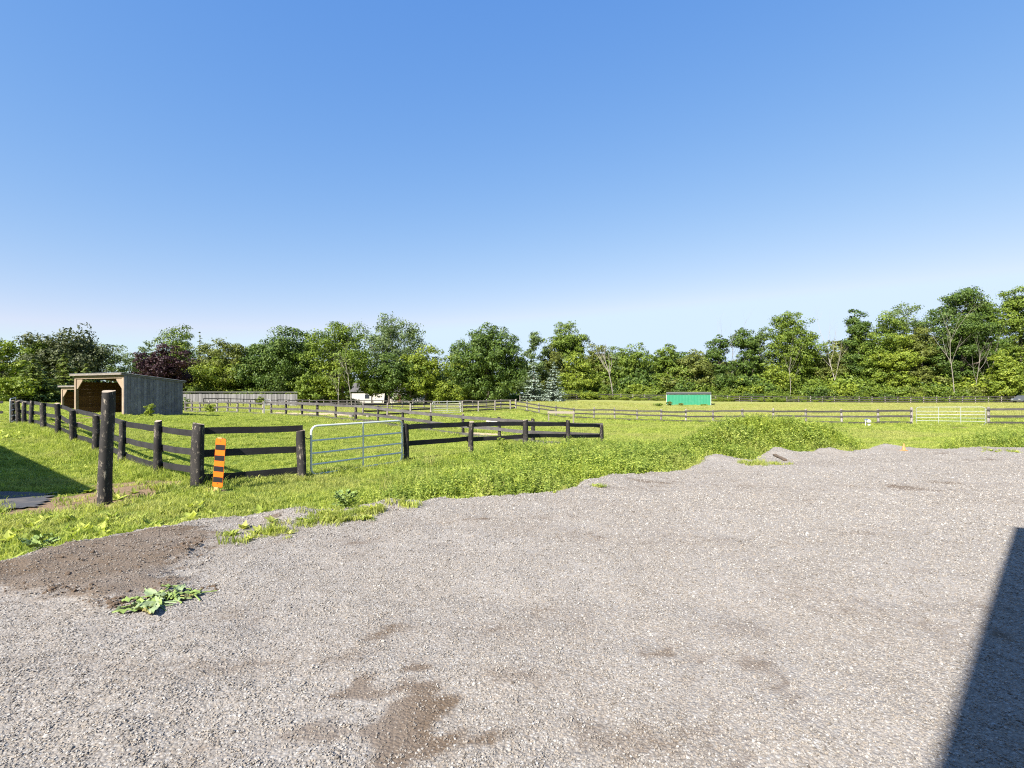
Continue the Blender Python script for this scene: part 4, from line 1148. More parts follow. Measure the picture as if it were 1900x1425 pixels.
bare_tree(1826, 109, 622, 'slender pale bare stem under the tallest dark tree', tr=.12, depth=2, fork=2)
tree(1893, 116, 540, 738, 98, 'mid', 'tall green tree at the photo edge behind the yellow tree', lobes=46, sparse=.4, lobe_r=.15)
tree(1868, 104, 654, 738, 54, 'yellow', 'upright yellow green tree at the end of the woods', lobes=30, lobe_r=.2, shape='cone', dens=90)

# undergrowth and the mass of woodland behind
def bush_proto(seed, mat, w=4.2, h=2.6, dens=120, leaf=.30):
    me, _, _ = crown_mesh(seed, w, h, mat, 22, leaf, dens, 'round', .1, .19); return me
BU = [bush_proto(900, LEAF['mid']), bush_proto(901, LEAF['yellow']), bush_proto(902, LEAF['dark']), bush_proto(903, LEAF['olive']), bush_proto(904, LEAF['yellow'], 5, 2.2), bush_proto(905, LEAF['mid'], 3.5, 3.6)]
r = np.random.default_rng(5)
bx = []; 
for n_, px0, px1, da, db, s0, s1, lo in [(95, 1085, 1960, 110.5, 114, .45, .95, 0), (70, 1085, 1960, 115, 119, 1.2, 2.1, 0), (120, 1090, 1960, 106.9, 109.0, .24, .44, 1), (40, 1500, 1960, 111, 116, .8, 1.4, 0),
                                         (46, 560, 1010, 104, 112, .45, .8, 0), (26, -60, 200, 66, 76, .4, .7, 0), (30, 330, 580, 104, 110, .7, 1.3, 0), (16, 1035, 1100, 106, 110, .4, .8, 0), (70, 1090, 1960, 118, 124, 1.8, 2.6, 0)]:
    px = px0 + (px1 - px0) * (np.arange(n_) + r.random(n_)) / n_; d = r.uniform(da, db, n_); s = r.uniform(s0, s1, n_)
    if px0 > 1000: d = d - np.clip((px - 1560) / 400, 0, 1) * 5.5
    k = r.choice([1, 4, 1, 0, 3] if lo else [0, 1, 2, 3, 4, 5, 2, 0], n_)
    keep = ~((px > 660) & (px < 800) & (s > .5)) if px0 == 560 else np.ones(n_, bool)
    bx.append(np.stack([X(px, d), d, s, k], 1)[keep])
bx = np.concatenate(bx)
scatter('undergrowth', BU, bx[:, 0], bx[:, 1], gz(bx[:, 0], bx[:, 1]) - .1, bx[:, 2], r.random(len(bx)) * 6.28, bx[:, 3].astype(int), .04, None, 'mixed green undergrowth along the edge of the woods', 'undergrowth', r)
WD = [crown_mesh(950 + k, 9, 12, LEAF[c], 30, .6, 34, 'round', .1, .18)[0] for k, c in enumerate(('dark', 'mid', 'olive', 'dark'))]
wx = []
for n_, px0, px1, da, db, s0, s1 in [(46, 1090, 2000, 128, 142, .75, 1.0), (24, 1560, 2000, 124, 138, 1.0, 1.35), (30, -100, 640, 128, 145, .6, .9), (10, 640, 830, 142, 152, .55, .7), (14, 820, 1100, 128, 140, .65, .85), (8, 800, 900, 125, 130, .5, .6)]:
    px = px0 + (px1 - px0) * (np.arange(n_) + r.random(n_)) / n_; d = r.uniform(da, db, n_); wx.append(np.stack([X(px, d), d, r.uniform(s0, s1, n_), r.integers(0, 4, n_)], 1))
wx = np.concatenate(wx)
gapm = ~(((px_of(wx[:, 0], wx[:, 1]) > 1200) & (px_of(wx[:, 0], wx[:, 1]) < 1222)) | ((px_of(wx[:, 0], wx[:, 1]) > 185) & (px_of(wx[:, 0], wx[:, 1]) < 268)))
wx = wx[gapm]
scatter('distant_woodland', WD, wx[:, 0], wx[:, 1], gz(wx[:, 0], wx[:, 1]) - .3, wx[:, 2], r.random(len(wx)) * 6.28, wx[:, 3].astype(int), .03, None, 'distant mass of woodland behind the nearer trees', 'woodland', r)

# single shrubs close to the sheds and fences
def shrub(px, d, hpx, wpx, leaf, label, lsize=.16, dens=420, lobes=14):
    TREE_N[0] += 1; sd = TREE_N[0]; x = X(px, d); z = gz1(x, d); h = hpx * d / F; w = wpx * d / F
    root = empty('shrub', (x, d, z)); tag(root, label, 'shrub')
    me, C, RD = crown_mesh(sd, w, h, LEAF[leaf], lobes, lsize, dens, 'round', .2, .24); link('foliage', me, root, (0, 0, 0))
    m = MB()
    for k in range(5):
        c = C[k]; m.tube([(0, 0, -.1), (c[0] * .4, c[1] * .4, c[2] * .5), (c[0], c[1], c[2])], [.025, .018, .006], 5)
    m.build('stem', M_STEM, root)
    return root
shrub(279, 30.4, 24, 17, 'yellow', 'small leafy green shrub against the grey shed wall', .13, 520, 12)
shrub(392, 50.0, 17, 17, 'yellow', 'small bright shrub growing in the grey board fence')
shrub(485, 90, 17, 16, 'yellow', 'small yellow shrub before the tall grey board fence', .25, 200)
shrub(342, 62, 24, 18, 'mid', 'young shrub by the back corner of the shed', .2, 260)
shrub(1242, 90.3, 8, 10, 'olive', 'dark weedy shrub at the corner of the green shelter', .22, 240, 9)
shrub(1265, 90.0, 5, 9, 'olive', 'low weedy shrub along the wall of the green shelter', .2, 240, 8)
shrub(1222, 88, 5, 16, 'mid', 'low green clump in the field beside the green shelter', .25, 240, 10)
shrub(1305, 88.6, 3, 12, 'mid', 'flat green clump before the green shelter wall', .2, 260, 8)
shrub(1315, 13.6 + 3.2, 28, 62, 'mid', 'dark leafy bush at the west foot of the weedy mound', .12, 330, 20)
shrub(930, 16.9, 40, 26, 'yellow', 'tall thin weed standing against the black board fence', .07, 420, 12)

# ------------------------------------------------------------------ buildings of the place
M_SIDEGREY = wood_dark('weathered_grey_siding', (.120, .112, .122), (.26, .248, .260), .48, .70, (.175, .165, .178), (7, 7, .7), .85)
M_INBROWN = wood_dark('brown_inner_planks', (.125, .058, .024), (.22, .12, .06), .52, .8, None, (1, 7, 7), .85)
M_POSTPALE = wood_dark('pale_shed_timber', (.25, .185, .125), (.38, .31, .24), .45, .75, None, (5, 5, 1), .85)
M_ROOFM = metal('corrugated_roof', (.28, .28, .285), .5, .5)
M_FASCIA = wood_dark('fascia_board', (.15, .13, .11), (.29, .26, .225), .45, .7, None, (1, 7, 7), .85)
def wedge_board(m, x0, x1, y, th, z0, za, zb):
    """upright board in the x-z plane at depth y with a sloping top"""
    v = [(x0, y, z0), (x1, y, z0), (x1, y, zb), (x0, y, za), (x0, y + th, z0), (x1, y + th, z0), (x1, y + th, zb), (x0, y + th, za)]
    return m.add(v, [(0, 1, 2, 3), (7, 6, 5, 4), (0, 4, 5, 1), (1, 5, 6, 2), (2, 6, 7, 3), (3, 7, 4, 0)])
def run_in_shed(origin, rz, W, D, HF, HB, label):
    """local frame: x along the open front, y to the back, z up; origin at the front corner nearest the camera (x = 0); front runs to -x"""
    root = empty('run_in_shed', origin, rz); tag(root, label, 'shed')
    hz = lambda y: HF + (HB - HF) * y / D
    r = random.Random(int(W * 100))
    # open front: posts, header, knee braces
    for x in (-.09, -W + .09):
        MB().box((x, .09, (HF - .30) / 2 - .2), (.17, .16, HF - .30 + .4), 0, None, .008).build('front_post', M_POSTPALE, root)
    MB().box((-W / 2, .09, HF - .20), (W - .02, .14, .20), 0, None, .008).build('header_beam', M_POSTPALE, root)
    for x, sg in ((-.175, -1), (-W + .175, 1)):
        k = MB().prism([(0, 0), (0, -.62), (sg * .10, -.62), (sg * .62, -.10), (sg * .62, 0)], -.03, .03, Matrix.Translation((x, .09, HF - .302)) @ Matrix.Rotation(R(90), 4, 'X'))
        k.build('knee_brace', M_POSTPALE, root)
    # side wall of upright boards facing the camera
    y = .02; 
    while y < D - .05:
        w = min(r.uniform(.17, .22), D - y); m = MB()
        wedge_board(m, y, y + w - .014, 0, -.024 - r.uniform(0, .006), -.18 + r.uniform(-.02, .04), hz(y) - .05, hz(y + w) - .05)
        o = m.build('board', M_SIDEGREY, root); o.rotation_euler = (0, 0, R(90)); o.location = (.0, 0, 0); y += w
    # other side: boards laid flat, seen from inside
    n = int((HB - .05) / .235)
    for k in range(n + 1):
        z = .02 + k * .235; h = .2335 if k < n else HB - .06 - z
        if h > .05:
            MB().box((-W + .03, D / 2 + .02, z + h / 2), (.028 + r.uniform(0, .006), D - .25, h)).build('plank', M_INBROWN, root)
            MB().box((-W / 2, D - .03, z + h / 2), (W - .12, .028 + r.uniform(0, .006), h)).build('plank', M_INBROWN, root)
    # roof: corrugated sheet on a light frame
    nx = 64; V = []; Fc = []
    for yy in (-.20, D * .33, D * .66, D + .18):
        for k in range(nx + 1):
            x = .14 - (W + .28) * k / nx
            V.append((x, yy, hz(yy) + .02 + (.014 if k % 2 else -.004)))
    for j in range(3):
        for k in range(nx):
            a = j * (nx + 1) + k; Fc.append((a, a + nx + 1, a + nx + 2, a + 1))
    me = mesh_from('roof', V, Fc, M_ROOFM); ro = link('roof', me, root)
    md = ro.modifiers.new('thickness', 'SOLIDIFY'); md.thickness = .012
    MB().box((-W / 2, -.17, hz(-.17) - .055), (W + .22, .035, .11)).build('fascia', M_FASCIA, root)
    sl = math.atan2(HB - HF, D)
    for x in (.055, -W - .055):
        MB().box((x, D / 2 - .03, hz(D / 2) - .055), (.03, (D + .36), .11), 0, Matrix.Rotation(sl, 4, 'X')).build('barge_board', M_SIDEGREY, root)
    for k in range(4):
        MB().box((-W * (k + .5) / 4, D / 2, hz(D / 2) - .075), (.05, D - .1, .10), 0, Matrix.Rotation(sl, 4, 'X')).build('rafter', M_INBROWN, root)
    return root
s_o = (X(229, 31), 31.0)
s_ang = math.atan2(-.39, .92)
run_in_shed((s_o[0], s_o[1], EYE - (771.5 - HOR) * 31 / F - .02), s_ang, 5.1, 3.65, 2.60, 2.22, 'open fronted grey wooden shed with weathered board wall in the paddock')
s2 = (X(113, 46) + 4.4 * .92, 46 - 4.4 * .39)
run_in_shed((s2[0], s2[1], gz1(*s2) - .45), s_ang, 4.4, 3.2, 2.62, 2.2, 'second open wooden shed mostly hidden behind the nearer one')

# green metal shelter in the far field
def green_metal():
    t = NT('green_sheet_metal'); o = t.obj(); n = t.noise(o, 3, 4)
    c = t.mix(n, (.020, .165, .088), (.030, .215, .12)); c = t.mix(t.ramp(t.noise(o, 1.2, 3), [(.5, 0.), (.75, .35)]), c, (.07, .22, .14))
    t.bsdf(c, .45, 0, t.bump(n, .05, .004), .4); return t.m
M_GREEN = green_metal(); M_WHITE = plain('white_trim', (.5, .5, .47), .6, .06, 8, .05); M_DARKROOF = plain('dark_roof', (.06, .062, .055), .8, .2)
def ribbed(name, p0, p1, z0, h0, h1, parent, mat, pitch=.25, depth=.03):
    p0, p1 = Vector(p0), Vector(p1); L = (p1 - p0).length; d = (p1 - p0) / L; nn = Vector((d.y, -d.x, 0)); n = int(L / pitch); V = []; Fc = []
    for k in range(n * 3 + 1):
        t = k / (n * 3); off = nn * (depth if k % 3 == 0 else 0.); q = p0 + d * L * t + off
        V += [(q.x, q.y, z0), (q.x, q.y, h0 + (h1 - h0) * t)]
    for k in range(n * 3): Fc.append((2 * k, 2 * k + 2, 2 * k + 3, 2 * k + 1))
    o = link(name, mesh_from(name, V, Fc, mat), parent); md = o.modifiers.new('thickness', 'SOLIDIFY'); md.thickness = .02
    return o
gA = (X(1236.5, 93), 93.); gB = (X(1319, 90.5), 90.5); vv = Vector((gB[0] - gA[0], gB[1] - gA[1], 0)).normalized(); back = Vector((-vv.y, vv.x, 0))
gz0 = EYE - (752.6 - HOR) * 91 / F
gs = empty('field_shelter', (gA[0], gA[1], gz0)); tag(gs, 'low green metal shelter with white corner trim in the far field', 'shelter')
W_ = (Vector((gB[0], gB[1], 0)) - Vector((gA[0], gA[1], 0))).length; D_ = 3.4
p = [Vector((0, 0, 0)), vv * W_, vv * W_ + back * D_, back * D_]
HL, HH = 1.95, 2.28
ribbed('back_wall', p[0], p[1], -.2, HL, HL, gs, M_GREEN); ribbed('side_wall', p[1], p[2], -.2, HL, HH - .04, gs, M_GREEN); ribbed('side_wall', p[3], p[0], -.2, HH - .04, HL, gs, M_GREEN)
za = math.atan2(vv.y, vv.x)
for q, hgt in ((p[0], HL), (p[1], HL), (p[2], HH), (p[3], HH)):
    MB().box((q.x - back.x * .05, q.y - back.y * .05, hgt / 2 - .08), (.075, .075, hgt + .16), za).build('corner_trim', M_WHITE, gs)
m = MB(); e = [p[0] - back * .1 - vv * .1, p[1] - back * .1 + vv * .1, p[2] + back * .35 + vv * .1, p[3] + back * .35 - vv * .1]
zz = [HL + .04, HL + .04, HH + .08, HH + .08]
m.add([(*q.xy, z) for q, z in zip(e, zz)] + [(*q.xy, z + .05) for q, z in zip(e, zz)], [(3, 2, 1, 0), (4, 5, 6, 7), (0, 1, 5, 4), (1, 2, 6, 5), (2, 3, 7, 6), (3, 0, 4, 7)])
m.build('roof', M_DARKROOF, gs)
mid = (e[2] + e[3]) / 2; MB().box((mid.x, mid.y, HH + .12), (W_ + .3, .08, .06), za).build('eave_trim', M_WHITE, gs)
for f in (.08, .36, .65):
    a = e[3].lerp(e[2], f); MB().tube([(a.x, a.y, -.2), (a.x, a.y, HH + .05)], .07, 6).build('front_post', M_WHITE, gs)

# tall grey board fence behind the paddocks
M_PALE = wood_dark('silvered_board', (.155, .148, .148), (.26, .252, .25), .45, .75, None, (7, 7, .8), .9)
bf0 = np.array([X(330, 93), 93.]); bf1 = np.array([X(551.5, 96.5), 96.5]); bl = np.linalg.norm(bf1 - bf0); bu = (bf1 - bf0) / bl
bfz = gz1(*bf0); bfr = empty('board_fence', (bf0[0], bf0[1], bfz)); tag(bfr, 'tall silver grey upright board fence behind the rail fences', 'fence')
nb = 76; bw = bl / nb; bmesh_ = [mesh_from('board', MB().box((0, 0, 1.0), (bw * f, .03, 2.3), 0).V, [(3, 2, 1, 0), (4, 5, 6, 7), (0, 1, 5, 4), (1, 2, 6, 5), (2, 3, 7, 6), (3, 0, 4, 7)], M_PALE) for f in (.93, .96, .9)]
for k in range(nb):
    c = bu * (k + .5) * bw; topz = (EYE + (HOR - 731.0 - 1.2 * (1 - k / nb) * 0) * 95 / F) - bfz
    link('board', bmesh_[k % 3], bfr, (c[0] + random.gauss(0, .004), c[1] + (.035 if k % 2 else 0), topz - 2.15 + random.gauss(0, .018)), (0, 0, math.atan2(bu[1], bu[0])))
for zr in (.4, 1.5):
    MB().box((bu[0] * bl / 2, bu[1] * bl / 2 + .085, zr + .3), (bl, .05, .12), math.atan2(bu[1], bu[0])).build('rail', M_PALE, bfr)

# houses glimpsed through the trees
M_HOUSEW = plain('white_house_wall', (.46, .44, .40), .8, .06, 3, .05); M_HOUSEC = plain('cream_house_wall', (.55, .44, .34), .8, .08, 3, .05); M_HOUSEP = plain('pinkish_house_wall', (.56, .43, .37), .8, .08, 3, .05)
M_SHING = plain('roof_shingle', (.10, .095, .09), .9, .2, 4, .3); M_GLASS = plain('window_glass', (.03, .035, .045), .15, .1, 2, .0); M_DOOR = plain('door_paint', (.16, .08, .05), .6)
def house(px, d, w, dep, hw, hr, rz, wall, label, wins=(-.3, 0, .3)):
    x = X(px, d); root = empty('house', (x, d, gz1(x, d) - .1), rz); tag(root, label, 'house')
    MB().box((0, dep / 2, hw / 2), (w, dep, hw)).build('wall', wall, root)
    m = MB(); ov = .4
    m.add([(-w / 2 - ov, -ov, hw - .1), (w / 2 + ov, -ov, hw - .1), (w / 2 + ov, dep + ov, hw - .1), (-w / 2 - ov, dep + ov, hw - .1), (-w / 2 - ov, dep / 2, hw + hr), (w / 2 + ov, dep / 2, hw + hr)],
          [(3, 2, 1, 0), (0, 1, 5, 4), (2, 3, 4, 5), (1, 2, 5), (3, 0, 4)])
    ro = m.build('roof', M_SHING, root); MB().box((w * .25, dep * .6, hw + hr), (.6, .6, 1.4)).build('chimney', wall, ro)
    for f in wins:
        wn_ = MB().box((w * f, -.02, hw * .55), (1.3, .08, 1.2)).build('window', M_WHITE, root); MB().box((w * f, -.035, hw * .55), (1.1, .08, 1.0)).build('pane', M_GLASS, wn_)
    dr = MB().box((w * .12, -.02, 1.05), (.95, .08, 2.1)).build('door', M_DOOR, root); MB().box((w * .12 + .35, -.075, 1.0), (.06, .05, .12)).build('handle', M_WHITE, dr)
    return root
house(724, 128, 19, 8, 2.9, 2.2, .05, M_HOUSEW, 'white house glimpsed under the feathery willow')
house(832, 130, 9, 8, 4.6, 2.2, -.2, M_HOUSEC, 'cream house glimpsed beside the round dark maple')
house(1254, 126, 10, 8, 4.4, 2.0, .15, M_HOUSEP, 'pinkish house glimpsed through trees behind the green shelter')

# the two barns whose shadows fall into the picture
M_SIDING = plain('barn_sheet_siding', (.42, .40, .37), .6, .06, 3, .05); M_BARNROOF = metal('barn_roof_sheet', (.33, .34, .35), .45, .5)
def barn(corner, along_v, inward, L, Wd, H, rise, gz_, label, over=.3):
    """corner: ground point under the eave corner; along_v runs along the eave, inward across the building"""
    a = Vector((*along_v, 0)).normalized(); b = Vector((*inward, 0)).normalized()
    root = empty('barn', (corner[0], corner[1], gz_)); tag(root, label, 'barn')
    q = [a * over + b * over, a * (L - over) + b * over, a * (L - over) + b * (Wd - over), a * over + b * (Wd - over)]
    top = H - .12
    for i in range(4):
        p0, p1 = q[i], q[(i + 1) % 4]
        ribbed('wall', p0, p1, -.3, top, top, root, M_SIDING, .3, .02)
    for s_ in (0, 1):
        g0, g1 = (q[0], q[3]) if s_ == 0 else (q[1], q[2]); mdp = (g0 + g1) / 2
        MB().add([(*g0.xy, top), (*g1.xy, top), (mdp.x, mdp.y, top + rise * (1 - 2 * over / Wd))], [(0, 1, 2)]).build('gable', M_SIDING, root)
    e = [Vector((0, 0, 0)), a * L, a * L + b * Wd, b * Wd]; r0 = b * Wd / 2; r1 = a * L + b * Wd / 2
    m = MB()
    for z in (0, .06): m.add([(*e[0].xy, H - .06 + z), (*e[1].xy, H - .06 + z), (r1.x, r1.y, H - .06 + rise + z), (r0.x, r0.y, H - .06 + rise + z)], [(0, 1, 2, 3)]); m.add([(*e[3].xy, H - .06 + z), (*e[2].xy, H - .06 + z), (r1.x, r1.y, H - .06 + rise + z), (r0.x, r0.y, H - .06 + rise + z)], [(0, 1, 2, 3)])
    m.build('roof', M_BARNROOF, root)
    c = (q[0] + q[1]) / 2; dr = MB().box((c.x - b.x * .05, c.y - b.y * .05, 1.35), (3.0, .08, 2.7), math.atan2(a.y, a.x)).build('door', M_WHITE, root)
    h_ = c + a * 1.2 - b * .12; MB().box((h_.x, h_.y, 1.2), (.05, .05, .3), math.atan2(a.y, a.x)).build('handle', M_CHAIN, dr)
    return root
LS = 1 / math.tan(SUN_EL); sdx, sdy = math.sin(SUN_AZ), math.cos(SUN_AZ)
tipR = np.array([6.36, 6.48]); HR = 6.2
barn(tuple(tipR - HR * LS * np.array([sdx, sdy])), (-.73, -.683), (.683, -.73), 13, 8, HR, 1.4, .35, 'grey sheet metal barn beside the gravel lot outside the picture')
tipL = np.array([-8.55, 10.45]); HL_ = 3.7
barn(tuple(tipL - HL_ * LS * np.array([sdx, sdy])), tuple(UA), (-.637, -.771), 16, 7, HL_, .9, .12, 'low grey barn beside the asphalt path outside the picture')

# ------------------------------------------------------------------ small things
def orange_sheeting():
    t = NT('orange_sheeting'); o = t.obj(); c = t.mix(t.noise(o, 4, 3), (.56, .095, .002), (.66, .135, .006))
    c = t.mix(t.ramp(t.noise(o, 14, 5, .7), [(.60, 0.), (.72, .55)]), c, (.30, .20, .12)); t.bsdf(c, .42, spec=.4); return t.m
M_ORANGE = orange_sheeting()
M_BLACK = plain('black_sheeting', (.012, .010, .012), .45, .1, 5, .0); M_STAKE = plain('stake_wood', (.50, .33, .15), .8, .15, 10, .3)
hx, hy = X(403, 10.4), 10.4; hz_ = gz1(hx, hy)
hm = empty('hazard_marker', (hx, hy, hz_), R(-17)); hm.rotation_euler = (R(-3), R(2.2), R(-14)); tag(hm, 'orange hazard marker with four black bars stuck in the grass by the corner post', 'marker')
pw, ph, zb = .243, .985, .085
def rrect(w, h, r, n=4):
    o = []
    for cx, cy, a0 in ((w / 2 - r, r, -90), (w / 2 - r, h - r, 0), (-w / 2 + r, h - r, 90), (-w / 2 + r, r, 180)):
        for k in range(n + 1): a = R(a0 + 90 * k / n); o.append((cx + r * math.cos(a), cy + r * math.sin(a)))
    return o
MB().prism(rrect(pw, ph, .03), -.004, .004, Matrix.Translation((0, 0, zb)) @ Matrix.Rotation(R(90), 4, 'X')).build('panel', M_ORANGE, hm)
for k in range(4):
    z = zb + ph * (1 - (.175 + .222 * k)) ; MB().box((0, -.0055, z - .008), (pw * .955, .003, .106)).build('black_bar', M_BLACK, hm)
for z in (zb + ph - .05, zb + .07): MB().tube([(0, -.004, z), (0, -.012, z)], .009, 8).build('bolt', M_CHAIN, hm)
MB().box((-.045, .028, .46), (.10, .04, 1.25)).build('stake', M_STAKE, hm)

M_CONE = plain('faded_cone', (.62, .22, .075), .6, .15, 8, .05)
cx, cy = X(1677, 15.5), 15.5; cz = float(gravel_z(np.array([cx]), np.array([cy]))[0])
tc = empty('traffic_cone', (cx, cy, max(cz, gz1(cx, cy))), .3); tag(tc, 'small faded orange traffic cone at the edge of the gravel', 'cone'); tc.scale = (.72, .72, .82)
MB().box((0, 0, .012), (.20, .20, .025), 0, None, .008).build('base', M_CONE, tc); MB().tube([(0, 0, .02), (0, 0, .05), (0, 0, .20), (0, 0, .255), (0, 0, .26)], [.078, .07, .034, .02, .012], 14).build('body', M_CONE, tc, True)

# white post with round hood beside the field fence
M_WPLAST = plain('white_plastic', (.5, .5, .5), .45, .05, 5, .0); M_BLUEG = plain('blue_grey_paint', (.10, .14, .24), .5, .1)
wx_, wy_ = X(1610, 38.3), 38.3; wp = empty('water_bowl', (wx_, wy_, gz1(wx_, wy_))); tag(wp, 'white plastic waterer with blue spout standing before the field fence', 'waterer'); wp.scale = (.82, .82, .82)
MB().tube([(-.20, 0, -.1), (-.20, 0, .50)], .03, 8).build('pole', M_WPLAST, wp, True)
MB().tube([(-.30, 0, .47), (-.24, 0, .56), (-.10, 0, .60), (0.02, 0, .58)], [.02, .045, .05, .03], 8).build('spout', M_BLUEG, wp, True)
MB().tube([(.10, .0, .28), (.10, 0, .32), (.10, 0, .42), (.10, 0, .52), (.10, 0, .57)], [.10, .17, .19, .16, .05], 14).build('tank', M_WPLAST, wp, True)
MB().tube([(.12, 0, -.05), (.13, 0, .10), (.12, 0, .16)], [.10, .13, .07], 10).build('bowl', M_WPLAST, wp, True)

# white plank on two stakes in the field
jx0, jx1, jd = X(1018, 50.5), X(1064, 48.0), (50.5, 48.0)
jp = empty('jump_plank', (jx0, jd[0], gz1(jx0, jd[0]))); tag(jp, 'pale new plank fixed across two stakes before the field fence', 'jump')
j0 = Vector((0, 0, 0)); j1 = Vector((jx1 - jx0, jd[1] - jd[0], gz1(jx1, jd[1]) - gz1(jx0, jd[0]))); M_NEW = plain('new_wood', (.24, .205, .17), .8, .1, 6, .2, (1, 8, 8))
for q, hgt in ((j0, .95), (j1, 1.0)): MB().box((q.x, q.y, q.z + hgt / 2 - .1), (.10, .10, hgt + .2), .3).build('stake', M_NEW, jp)
c = (j0 + j1) / 2; zt0, zt1 = EYE - (765 - HOR) * 50.5 / F - gz1(jx0, jd[0]), EYE - (765.5 - HOR) * 48 / F - gz1(jx0, jd[0])
rail('plank', Vector((j0.x - .1, j0.y - .07, zt0)), Vector((j1.x + .1, j1.y - .07, zt1)), .22, .04, M_NEW, jp, 4)

# cut log blocks and a pale stone in the middle paddock
for k, (px, d, s_, lab) in enumerate([(652, 41.5, .42, 'pale sawn log block behind the grey fence'), (683, 43.5, .34, 'smaller sawn log block further along the grey fence')]):
    x = X(px, d); m = MB(); n = 12
    m.tube([(0, 0, -.05), (0, 0, s_ * .5), (0, 0, s_)], [s_ * .5, s_ * .47, s_ * .46], n); o = m.build('log_block', M_NEW, None, True, (x, d, gz1(x, d))); tag(o, lab, 'log')
b = bmesh.new(); bmesh.ops.create_icosphere(b, subdivisions=2, radius=.5)
rs = random.Random(3)
for v in b.verts: v.co = Vector((v.co.x * 1.3, v.co.y * .9, v.co.z * .55)) * rs.uniform(.9, 1.08)
me = bpy.data.meshes.new('boulder'); b.to_mesh(me); b.free(); me.materials.append(plain('pale_stone', (.5, .47, .43), .9, .15, 4, .4))
x, d = X(915, 43), 43; tag(link('boulder', me, None, (x, d, gz1(x, d) + .08)), 'flat pale stone lying in the grass before the corner fence', 'stone')

# plank lying on the gravel bump
M_OLD = plain('old_brown_plank', (.12, .085, .055), .9, .25, 6, .4, (1, 8, 8))
bx0, by0 = at_ground(1437, 844, 1.62); bx1, by1 = at_ground(1462, 857, 1.62)
zA = float(gravel_z(np.array([bx0]), np.array([by0]))[0]); zB = float(gravel_z(np.array([bx1]), np.array([by1]))[0])
pl = rail('old_plank', (0, 0, 0), (math.hypot(bx1 - bx0, by1 - by0) * .8, 0, 0), .10, .025, M_OLD, None, 77)
dv = Vector((bx1 - bx0, by1 - by0, zB - zA)).normalized(); sv = Vector((0, 0, 1)).cross(dv).normalized()
pl.matrix_local = Matrix(((dv.x, dv.cross(sv).x, sv.x, bx0), (dv.y, dv.cross(sv).y, sv.y, by0), (dv.z, dv.cross(sv).z, sv.z, zA + .03), (0, 0, 0, 1)))
tag(pl, 'old brown plank lying on the gravel bump below the weedy mound', 'plank')

# litter at the edge of the gravel
def crumple(name, loc, s, mat, label, cat, seed, flat=.6):
    b = bmesh.new(); bmesh.ops.create_icosphere(b, subdivisions=2, radius=.5); rs = random.Random(seed)
    for v in b.verts:
        f = rs.uniform(.6, 1.15); v.co = Vector((v.co.x * f * s[0], v.co.y * f * s[1], v.co.z * f * s[2] * flat))
    me = bpy.data.meshes.new(name); b.to_mesh(me); b.free(); me.materials.append(mat); o = link(name, me, None, loc, (0, 0, rs.random() * 6)); tag(o, label, cat); return o
def at_edge(px, d, up=.05):
    x = X(px, d); return (x, d, max(float(gravel_z(np.array([x]), np.array([d]))[0]), gz1(x, d)) + up)
crumple('plastic_bag', at_edge(1575, 15.9, .06), (.22, .16, .2), plain('white_bag', (.8, .8, .8), .4, .05), 'crumpled white plastic bag in the litter at the gravel edge', 'bag', 1)
crumple('plastic_bag', at_edge(1564, 15.8, .05), (.17, .12, .15), plain('blue_bag', (.06, .09, .42), .4, .05), 'crumpled blue plastic wrapper in the litter at the gravel edge', 'bag', 2)
crumple('paper_scrap', at_edge(1552, 15.9, .05), (.24, .16, .14), plain('pink_paper', (.50, .33, .26), .8, .1), 'crumpled pinkish paper scrap at the gravel edge', 'paper', 3)
crumple('cardboard_scrap', at_edge(1584, 15.8, .03), (.26, .12, .08), plain('brown_card', (.24, .15, .09), .8, .1), 'torn brown cardboard scrap in the litter at the gravel edge', 'cardboard', 4)

# torn burdock leaves thrown on the gravel
def leaf_material(nm, a, b_):
    t = NT(nm); o = t.obj(); n = t.noise(o, 6, 4); v = t.noise(t.stretch(o, (3, 30, 3)), 3, 2)
    c = t.mix(n, a, b_); c = t.mix(t.math('MULTIPLY', t.ramp(v, [(.5, 0.), (.62, 1.)]), .35), c, (.22, .27, .08)); t.bsdf(c, .6, 0, t.bump(v, .3, .004)); return t.m
M_BURD = [leaf_material('burdock_top', (.12, .19, .045), (.24, .31, .085)), leaf_material('burdock_under', (.17, .23, .11), (.25, .31, .17)), leaf_material('wilted_leaf', (.22, .17, .06), (.30, .26, .10))]
lx, ly = at_ground(310, 1108, 1.6); lp = empty('leaf_pile', (lx, ly, float(gravel_z(np.array([lx]), np.array([ly]))[0]))); tag(lp, 'heap of torn up broad green leaves lying on the gravel by the soil', 'leaves')
def big_leaf(seed, L, W, mat):
    rs = random.Random(seed); V = []; Fc = []; n = 9; m_ = 5; bend = rs.uniform(-.05, .12); tw = rs.uniform(-.5, .5)
    for i in range(n):
        t = i / (n - 1); wd = W * (math.sin(math.pi * min(1, .12 + .88 * t)) ** .75) * (1 - .25 * t); zc = bend * L * t * t
        for j in range(m_):
            s_ = (j / (m_ - 1) - .5) * 2; V.append((L * t, s_ * wd / 2, zc + .10 * wd * abs(s_) + tw * s_ * wd * .5 * t + rs.gauss(0, .009)))
    for i in range(n - 1):
        for j in range(m_ - 1): a = i * m_ + j; Fc.append((a, a + m_, a + m_ + 1, a + 1))
    i0 = len(V)
    for k in range(4):
        for j in range(3):
            q = 2 * math.pi * j / 3; V.append((-.12 + .05 * k, .006 * math.cos(q), .006 * math.sin(q)))
    for k in range(3):
        for j in range(3): Fc.append((i0 + 3 * k + j, i0 + 3 * k + (j + 1) % 3, i0 + 3 * k + 3 + (j + 1) % 3, i0 + 3 * k + 3 + j))
    return mesh_from('leaf', V, Fc, mat, True)
